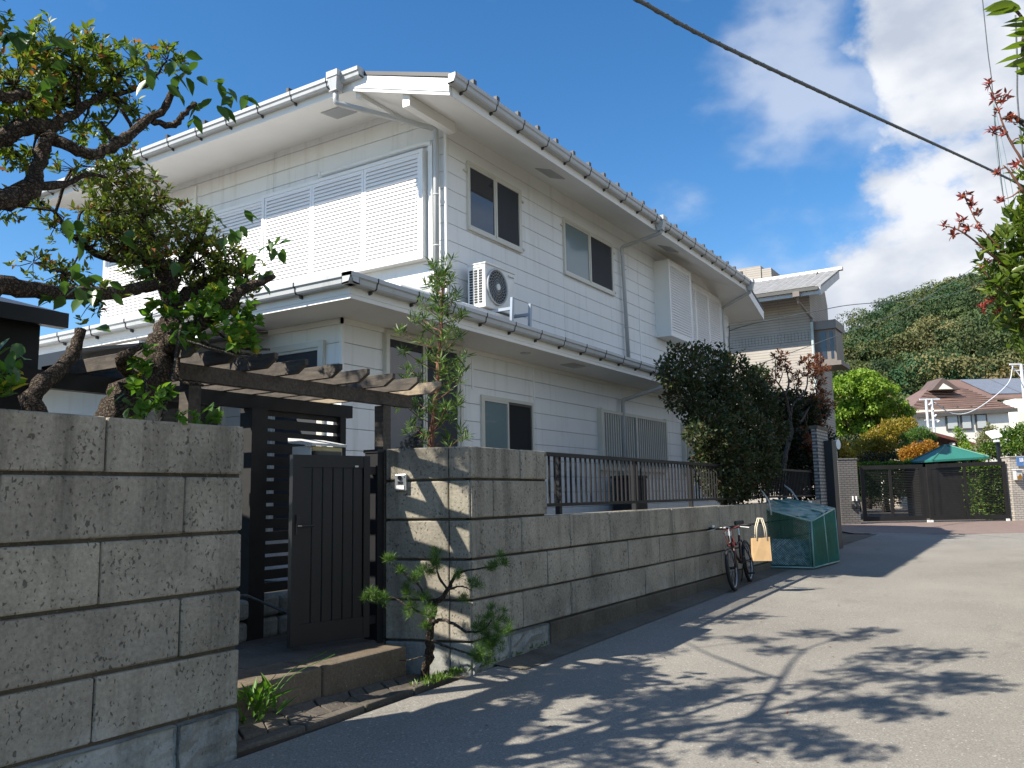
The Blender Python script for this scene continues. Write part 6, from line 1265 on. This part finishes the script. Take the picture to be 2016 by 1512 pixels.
PN_C = [(-3.08, 4.72, 1.08, .045), (-3.14, 4.73, 1.03, .035), (-3.12, 4.72, .72, .07), (-3.20, 4.73, .66, .07), (-3.05, 4.70, .64, .07), (-3.14, 4.72, .58, .07), (-3.25, 4.74, .60, .06), (-3.10, 4.70, .52, .06), (-3.20, 4.72, .50, .06), (-3.30, 4.75, .46, .05), (-3.22, 4.74, .42, .045), (-4.14, 4.66, .80, .05), (-4.08, 4.70, .78, .04), (-4.02, 4.70, 1.07, .03), (-3.95, 4.74, .98, .02), (-3.85, 4.78, .92, .045), (-3.90, 4.76, .84, .04), (-3.78, 4.80, .98, .05), (-3.70, 4.80, 1.0, .05), (-3.62, 4.74, 1.10, .035), (-3.60, 4.73, 1.03, .03), (-3.80, 4.80, .78, .06), (-3.72, 4.79, .70, .05), (-3.88, 4.78, .70, .05), (-3.30, 4.74, .90, .04), (-3.45, 4.77, .96, .03), (-3.40, 4.76, .80, .02), (-3.78, 4.84, .60, .03)]
npos = []; nax = []; 
for c in PN_C:
    for _ in range(int(4+c[3]*130)):
        o = np.array(c[:3])+rnd_dirs(1)[0]*c[3]*.8; g = rnd_dirs(1)[0]*.7+np.array([0, 0, .8]); g /= np.linalg.norm(g)
        d = nrm(g[None]*.75+rnd_dirs(44)*.9); npos.append(np.repeat(o[None], 44, 0)+g*RNG.random((44, 1))*.02); nax.append(d)
npos = np.concatenate(npos); nax = np.concatenate(nax); leaves('needles', pn, 'needle_pine', npos, nax, .058*(.7+.5*RNG.random(len(npos))), .0024, upj=1, fold=0)
# weeds
wd_ = thing('weed_clump', 'bright green broad bladed weed at the foot of the left wall', 'weed', (-3.92, 3.42, .2))
n = 46; t = RNG.random(n)*6.28; el = RNG.random(n); p0 = np.stack([-3.90+RNG.normal(size=n)*.045, 3.42+RNG.normal(size=n)*.10, .22+RNG.random(n)*.18], 1)
ax = np.stack([np.cos(t)*.8+.25, np.sin(t)*.8, .15+el*1.0], 1); leaves('blades', wd_, 'leaf_weed', p0, ax, .10+.13*RNG.random(n), .018+.014*RNG.random(n), kind=None, big=True, upj=.3)
stm = MB()
for (dx, dy, h) in ((.25, .30, .40), (.12, .20, .32), (.20, .42, .36), (.10, .05, .30)): branch(stm, [(-3.9, 3.42, .22, .003), (-3.9+dx*.4, 3.42+dy*.4, .22+h*.7, .002), (-3.9+dx, 3.42+dy, .22+h, .0015)], 5, 0, 4)
stm.build('stalks', 'leaf_weed', wd_, kind='stuff')
gc = np.array([[WX-.0+random.uniform(-.10, .03), y, 0] for y in np.concatenate([RNG.uniform(4.6, 6.3, 260), RNG.uniform(4.75, 5.15, 160)])]); gc[:, 2] = [G(a, b)+.02 for a, b, _ in gc]
ms = leaves('moss_weeds', None, 'leaf_green', gc, rnd_dirs(len(gc))*.7+np.array([0, 0, .7]), .03+.03*RNG.random(len(gc)), .012, kind='stuff')
fl = np.array([[random.uniform(-3.4, -1.2), random.uniform(4, 11), 0] for _ in range(26)]); fl[:, 2] = [G(a, b)+.008 for a, b, _ in fl]
leaves('fallen_leaves', None, 'leaf_maple', fl, np.stack([RNG.normal(size=26), RNG.normal(size=26), RNG.random(26)*.15], 1), .035, .015, upj=.1)
dg_ = np.array([[-3.95+random.uniform(-.05, .05), random.uniform(3.12, 4.9), .2] for _ in range(30)])

# ---------------------------------------------------------------- hedges and garden trees along the wall
H1 = [((-4.2 if c > 2.6 else -3.90), b-(0 if c > 2.6 else .30), c, d*1.35, e*1.15, f*1.12) for a, b, c, d, e, f in HEDGE1] + [(-3.95, 14.5, 2.55, .40, .40, .36), (-3.92, 14.0, 1.95, .36, .40, .34), (-3.9, 13.3, 1.62, .28, .34, .22), (-3.9, 12.4, 1.60, .26, .36, .22), (-3.95, 14.2, 3.0, .35, .35, .35), (-3.88, 12.6, 2.0, .36, .45, .42), (-3.88, 13.4, 2.1, .36, .45, .42), (-3.88, 11.6, 2.1, .30, .40, .40), (-3.86, 11.9, 1.62, .26, .34, .24), (-3.95, 12.4, 2.6, .4, .45, .45)]
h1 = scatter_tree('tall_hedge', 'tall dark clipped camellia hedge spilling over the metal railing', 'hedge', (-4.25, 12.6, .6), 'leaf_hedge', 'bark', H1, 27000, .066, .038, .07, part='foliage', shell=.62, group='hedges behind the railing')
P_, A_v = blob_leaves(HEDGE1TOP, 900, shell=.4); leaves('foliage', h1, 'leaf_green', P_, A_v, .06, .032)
m = MB(); branch(m, [(-4.2, 13.9, 2.6, .03), (-4.25, 14.6, 2.95, .022), (-4.3, 15.2, 3.4, .012)], 5, .2, 6); branch(m, [(-4.2, 14.0, 2.5, .025), (-4.25, 14.7, 2.75, .018), (-4.3, 15.6, 2.85, .01)], 5, .2, 6); m.build('branch', 'bark_grey', h1)
P_, A_v = blob_leaves([(-4.3, 15.3, 3.15, .12, .22, .18), (-4.3, 15.6, 2.9, .10, .2, .12)], 500, shell=.2); leaves('foliage', h1, 'leaf_hedge', P_, A_v, .06, .032)
cam_f = MB(); fc = Vector((-4.02, 12.95, 3.66))
for k in range(6): t = k*1.05; cam_f.add([fc, fc+Vector((math.cos(t)*.03, math.sin(t)*.02, .02)), fc+Vector((math.cos(t+.5)*.035, math.sin(t+.5)*.025, .03)), fc+Vector((math.cos(t+1)*.03, math.sin(t+1)*.02, .02))], [(0, 1, 2, 3)])
cam_f.build('flower', 'leaf_red', h1)
H2 = [(-4.55, b*.93, 1.5+(c-1.5)*.93, d*1.5, e*1.35, f*1.2) for a, b, c, d, e, f in HEDGE2]
h2 = scatter_tree('tall_hedge', 'dark flat topped hedge behind the slender maple', 'hedge', (-4.9, 20.5, .6), 'leaf_dark', 'bark', H2, 15000, .10, .06, .07, part='foliage', shell=.5, group='hedges behind the railing')
und = scatter_tree('shrub', 'low dark shrub leaning on the railing under the maple', 'shrub', (-4.1, 14.5, 1.0), 'leaf_hedge', 'bark', UNDER, 900, .06, .03, .02, part='foliage', shell=.3)
mp_t = thing('maple_tree', 'slender maple with bare forked trunk and rusty red leaves behind the railing', 'tree', (-4.2, 16.3, .6))
m = MB(); MAPLE0 = [(a, b, c, r*.62) for a, b, c, r in MAPLE0]; branch(m, [(-4.2, 16.35, .6, .055)]+MAPLE0, 5, .12, 9); m.build('trunk', 'bark_grey', mp_t, smooth=True)
for b in (MAPLE1, MAPLE2, MAPLE3, MAPLE4): m = MB(); branch(m, [(p, q, w, r*.65) for p, q, w, r in b], 5, .15, 7); m.build('branch', 'bark_grey', mp_t, smooth=True)
mpaths = [smooth_path(b, 5) for b in (MAPLE0, MAPLE1, MAPLE2, MAPLE3, MAPLE4)]; tw = MB()
for c in MAPLECL:
    d, a, r = nearest_on(mpaths, c); mid = (a+np.array(c[:3]))/2+RNG.normal(size=3)*d*.1; branch(tw, [(*a, .014), (*mid, .010), (*c[:3], .005)], 4, .2, 5)
tw.build('twigs', 'bark_grey', mp_t, kind='stuff')
P_, A_v, S_v, _ = rosettes([(a, b, c, max(.12, r*1.25)) for a, b, c, r in MAPLECL], 7, .08, nl=(5, 8)); leaves('foliage', mp_t, 'leaf_maple', P_, A_v, .085*S_v, .035*S_v)

# ---------------------------------------------------------------- planting behind the gates
def up(l, k=1.0): return [(a, b, c, d*k, e*k, f*k) for a, b, c, d, e, f in l]
bt = scatter_tree('broadleaf_tree', 'bright green rounded tree beyond the maple in full sun', 'tree', (-8.3, 50.2, .5), 'leaf_bright', 'bark', up(BRIGHT, 1.0), 3500, .20, .10, .20, shell=.5, group='trees beyond the gates')
sub_ = []
for e in BRIGHT:
    d = rnd_dirs(22); d[:, 2] = np.abs(d[:, 2])*1.1-.3
    for q in d: rr_ = e[3]*RNG.uniform(.26, .42); sub_.append((*(np.array(e[:3])+nrm(q[None])[0]*np.array(e[3:6])*.88), rr_, rr_, rr_*.62))
soft_leaves('foliage', bt, 'leaf_bright', sub_, 26000, .17, .11)
scatter_tree('broadleaf_tree', 'dark green tree under the bright green one behind the pillar', 'tree', (-7.8, 44.6, .5), 'leaf_hedge', 'bark', up(DARKT, 1.25), 6000, .16, .09, .12, shell=.55, group='trees beyond the gates')
scatter_tree('shrub', 'yellow green shrub with drooping leaves below the cream house', 'shrub', (-6.3, 43.2, .5), 'leaf_yellow', 'bark', up(YELL, 1.1), 5200, .17, .07, .10, shell=.5, group='shrubs behind the gates')
scatter_tree('shrub', 'dark bush in the shade under the yellow green shrub', 'shrub', (-6.3, 42.0, .5), 'leaf_dark', 'bark', [(-6.8, 42.2, 2.5, .7, .7, .7), (-5.8, 42.6, 2.6, .7, .7, .7), (-6.3, 42.2, 1.5, 1, .7, .8), (-5.1, 42.8, 2.2, .6, .6, .8)], 4000, .15, .07, .06, shell=.5, group='shrubs behind the gates')
cpn = scatter_tree('pine_tree', 'clipped cloud pine with flat green pads above the orange bush', 'pine tree', (-4.9, 41.8, .5), 'needle_pine', 'bark', up(CLOUDP, 1.15), 5200, .12, .022, .08, shell=.4)
scatter_tree('shrub', 'orange and yellow autumn bush left of the green kiosk', 'shrub', (-4.7, 40.3, .5), 'leaf_orange', 'bark', up(ORANGE, 1.15), 3600, .11, .06, .05, shell=.45, group='shrubs behind the gates')
scatter_tree('shrub', 'small light green shrub beside the dark panel', 'shrub', (-5.9, 31.5, .5), 'leaf_yellow', 'bark', up(FERN, 1.2), 700, .14, .05, .03, shell=.3, group='shrubs behind the gates')
scatter_tree('shrub', 'low yellow green bush under the green kiosk roof', 'shrub', (-2.3, 36.0, .5), 'leaf_bright', 'bark', up(LOWYEL, 1.2), 1600, .12, .05, .04, shell=.3, group='shrubs behind the gates')
scatter_tree('tree', 'leafy green tree at the right edge above the sign wall', 'tree', (-.7, 38.5, .5), 'leaf_green', 'bark', up(RIGHTB, 1.15), 5200, .15, .07, .10, shell=.5)
scatter_tree('shrub', 'pale flowering shrub beside the solar lamp', 'shrub', (-1.7, 39.5, .5), 'leaf_pale', 'bark', up(RIGHTP, 1.2), 1800, .12, .06, .05, shell=.35, group='shrubs behind the gates')
scatter_tree('shrub', 'slim light green sapling in front of the cream house', 'shrub', (-2.6, 40.0, .5), 'leaf_bright', 'bark', up(RIGHTG, 1.2), 1500, .14, .06, .05, shell=.3, group='shrubs behind the gates')
scatter_tree('shrub', 'low orange groundcover bush at the foot of the sign wall', 'shrub', (-.8, 30.9, .5), 'leaf_orange', 'bark', up(OB, 1.3), 2600, .07, .04, .03, shell=.4, group='shrubs behind the gates')
def box_hedge(label, d0, d1, l0, l1, z0, z1, n, mat):
    t = thing('hedge', label, 'hedge', tuple(dl((d0+d1)/2, (l0+l1)/2, z0)))
    u = RNG.random((n, 3)); f = RNG.integers(0, 3, n); u[f == 0, 0] = RNG.random((f == 0).sum())*.12; u[f == 1, 2] = 1-RNG.random((f == 1).sum())*.1; 
    D = d0+(d1-d0)*u[:, 0]; l = l0+(l1-l0)*u[:, 1]; z = z0+(z1-z0)*u[:, 2]; P_ = np.stack([-.5306*D+.8476*l, .8476*D+.5306*l, z], 1)
    leaves('foliage', t, mat, P_, rnd_dirs(n)+np.array([.35, -.5, .3]), .13, .07); m = MB()
    for k in range(4): m.tube([dl((d0+d1)/2, l0+(l1-l0)*(k+.5)/4, z0-.05), dl((d0+d1)/2, l0+(l1-l0)*(k+.5)/4, z1-.2)], .03, 6)
    m.build('stems', 'bark', t, kind='stuff'); return t
box_hedge('clipped green hedge seen through the right hand gate leaf', 27.4, 28.6, 15.15, 16.6, .5, 2.25, 8000, 'leaf_green')
box_hedge('dark green hedge seen through the left hand gate leaf', 31.5, 32.6, 12.2, 16.6, 1.25, 2.5, 8000, 'leaf_green')

# ---------------------------------------------------------------- red tipped shrub leaning in at the right
ph = thing('photinia_tree', 'tall bush with red shoot tips leaning in at the right edge', 'tree', (.85, 6.2, .1))
m = MB(); branch(m, [(.85, 6.2, .08, .06), (.80, 6.15, 1.0, .05)]+PB0[2:5]+[(.02, 5.68, 3.75, .008)], 5, .1, 9); m.build('trunk', 'bark_grey', ph, smooth=True)
for b in (PB1, PB2, PB3, PB4, PB5): m = MB(); branch(m, b, 5, .12, 6); m.build('branch', 'bark_red', ph, smooth=True)
ppaths = [smooth_path(b, 5) for b in (PB0[2:5], PB1, PB2, PB3, PB4, PB5)]; tw = MB()
for c in PGREEN+PRED:
    d, a, r = nearest_on(ppaths, c); mid = (a+np.array(c[:3]))/2+RNG.normal(size=3)*d*.08; branch(tw, [(*a, .006), (*mid, .004), (*c[:3], .0025)], 3, .2, 5)
tw.build('twigs', 'bark_red', ph, kind='stuff')
PGX = PGREEN+[(a+.25, b+.16, c+dz, .13) for a, b, c, r in PGREEN[::2] for dz in (-.25, .2)]
P_, A_v, S_v, _ = rosettes([(a, b, c, r*1.15) for a, b, c, r in PGX], 11, .075, nl=(6, 10)); leaves('foliage', ph, 'leaf_photinia', P_, A_v, .082*S_v, .026*S_v, big=True)
P_, A_v, S_v, _ = rosettes([(a, b, c, max(.022, r*.8)) for a, b, c, r in PRED], 110, .03, nl=(4, 7)); leaves('red_shoots', ph, 'leaf_red', P_, A_v, .042*S_v, .015*S_v, big=True)
ol = thing('broad_leaf_branch', 'branch of large pointed leaves hanging in at the top right corner', 'tree', (1.3, 5.4, .1))
m = MB(); branch(m, [(1.3, 5.4, .08, .07), (1.25, 5.2, 2.0, .055), (.95, 4.7, 3.2, .04)]+[tuple(p) for p in PB6], 5, .1, 8); m.build('trunk', 'bark', ol, smooth=True)
pm_ = leaf_mesh('leaf', np.zeros((1, 3)), np.array([[1., 0, 0]]), np.array([[0, 0, 1.]]), .115, .05, 'leaf_photinia', True, None, .15)
for p in PBIG:
    for j in range(2):
        o = bpy.data.objects.new('leaf', pm_); COL.objects.link(o); o.location = Vector(p[:3])+Vector(RNG.normal(size=3)*.02)+Vector((.05, .03, 0)); o.rotation_euler = (random.uniform(-.5, .5), random.uniform(-.2, .5), math.pi+YAW+random.uniform(-.5, .5)); adopt(o, ol)

# ---------------------------------------------------------------- wooded hill
sk = [(-60, 22), (-20, 27), (0, 31), (30, 35), (60, 37), (78, 39), (84, 42), (92, 48), (100, 51), (107, 54), (114, 56), (118, 59), (126, 61), (140, 66), (170, 72), (220, 70), (300, 55)]
def sky_z(l): return float(np.interp(l, [a for a, b in sk], [b for a, b in sk]))
def hill_z(D, l):
    s = (D-95)/(225-95); top = sky_z(l*220/max(D, 60))-6
    return .4+(top-.4)*max(0, min(1, s))**.80 if D < 225 else top-(D-225)*.25
Ds = [92, 100, 112, 125, 140, 155, 170, 185, 200, 212, 225, 245, 280, 320]; ls = [-80+10*i for i in range(42)]
me = bpy.data.meshes.new('hill'); v = [(*dl(D, l).xy, hill_z(D, l)) for D in Ds for l in ls]; nl_ = len(ls)
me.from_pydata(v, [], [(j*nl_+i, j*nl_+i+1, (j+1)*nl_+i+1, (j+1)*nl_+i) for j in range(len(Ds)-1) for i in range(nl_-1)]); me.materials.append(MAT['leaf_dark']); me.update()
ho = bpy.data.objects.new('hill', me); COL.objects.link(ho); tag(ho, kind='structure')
FP = []; FA = []; FT = []; FS = []; FU = []
cols = [(.036, .062, .026), (.048, .076, .030), (.064, .090, .034), (.098, .112, .044), (.125, .122, .052), (.030, .070, .030), (.155, .125, .058)]
rf_ = np.random.default_rng(11); ncrown = 0
for D in np.arange(97, 232, 5.0):
    for l in np.arange(-20, 185, 6.0):
        D_ = D+rf_.uniform(-2.6, 2.6); l_ = l+rf_.uniform(-3, 3); fr_ = l_*1649.4/D_+1008
        if fr_ < 1500 or fr_ > 2330: continue
        z = hill_z(D_, l_); R_ = rf_.choice([rf_.uniform(2.4, 3.6), rf_.uniform(3.8, 5.2), rf_.uniform(5.2, 7.2)]); c = np.array([*dl(D_, l_).xy, z+R_*.55+rf_.uniform(-1.2, 1.2)]); ncrown += 1
        near = D_ < 165; n = 1200 if near else 900
        # each crown is a heap of flat leaf pads, the leaves lying along the pads
        k = 15; pc = rnd_dirs(k, rf_); pc[:, 2] = np.abs(pc[:, 2])*1.0-.15; pads = c+pc*np.array([R_*.80, R_*.80, R_*.62])*rf_.uniform(.75, 1.05, (k, 1))
        idx = rf_.integers(0, k, n); d = rnd_dirs(n, rf_); d[:, 2] = np.where(d[:, 2] < -.25, -d[:, 2], d[:, 2]); pr = rf_.uniform(.26, .46, k)[idx][:, None]
        p = pads[idx]+d*np.array([R_, R_, R_*.55])*pr*rf_.uniform(.85, 1.08, (n, 1)); FP.append(p); FA.append(np.cross(d, rnd_dirs(n, rf_))+rf_.normal(size=(n, 3))*.35); FU.append(nrm(d*np.array([1, 1, 1.7])+rf_.normal(size=(n, 3))*.20))
        col = np.array(cols[rf_.choice(7, p=[.20, .20, .20, .15, .12, .08, .05])])*rf_.uniform(.85, 1.25); FT.append(np.repeat(col[None], n, 0)); FS.append(np.full(n, .55 if near else .62))
FP = np.concatenate(FP); fo = leaves('forest', None, 'leaf_forest', FP, np.concatenate(FA), np.concatenate(FS)*rf_.uniform(.6, 1.3, len(FP)), np.concatenate(FS)*.55, tints=np.concatenate(FT), rng=rf_, up=np.concatenate(FU), fold=.12)
print('forest crowns', ncrown, len(FP))

# ---------------------------------------------------------------- the street's other side, out of frame: hedges added to darken the road's shade
sheet('verge', 'soil', [.45, 1.5, 3.4], [4.7+2.0*i for i in range(9)], lambda x, y: G(x, y)+.012)
def street_hedge(label, x0, x1, y0, y1, h, n):
    t = thing('added_shade_hedge', label, 'hedge', ((x0+x1)/2, (y0+y1)/2, .1), 'hedges added out of view on the right side of the street'); u = RNG.random((n, 3)); f = RNG.integers(0, 4, n)
    u[f < 2, 0] = RNG.random((f < 2).sum())*.2; u[f == 2, 2] = 1-RNG.random((f == 2).sum())*.08; u[f == 3, 1] = RNG.random((f == 3).sum())*.03
    leaves('foliage', t, 'leaf_photinia', np.stack([x0+(x1-x0)*u[:, 0], y0+(y1-y0)*u[:, 1], .1+h*u[:, 2]], 1), rnd_dirs(n)+np.array([-.5, -.2, .3]), .10, .05)
    m = MB()
    for k in range(int((y1-y0)/.8)): branch(m, [((x0+x1)/2, y0+.4+.8*k, .05, .04), ((x0+x1)/2+.05, y0+.45+.8*k, h*.5, .03), ((x0+x1)/2, y0+.4+.8*k, h*.9, .012)], 3, .2, 6)
    m.build('stems', 'bark_grey', t, kind='stuff')
street_hedge('clipped green hedge added out of view along the right side of the lane under the red tipped bush', .62, 1.5, 5.0, 20, 2.1, 26000)
street_hedge('tall clipped hedge added out of view on the right side of the lane to darken its shade', 3.3, 4.3, -9, 4.6, 3.0, 16000)
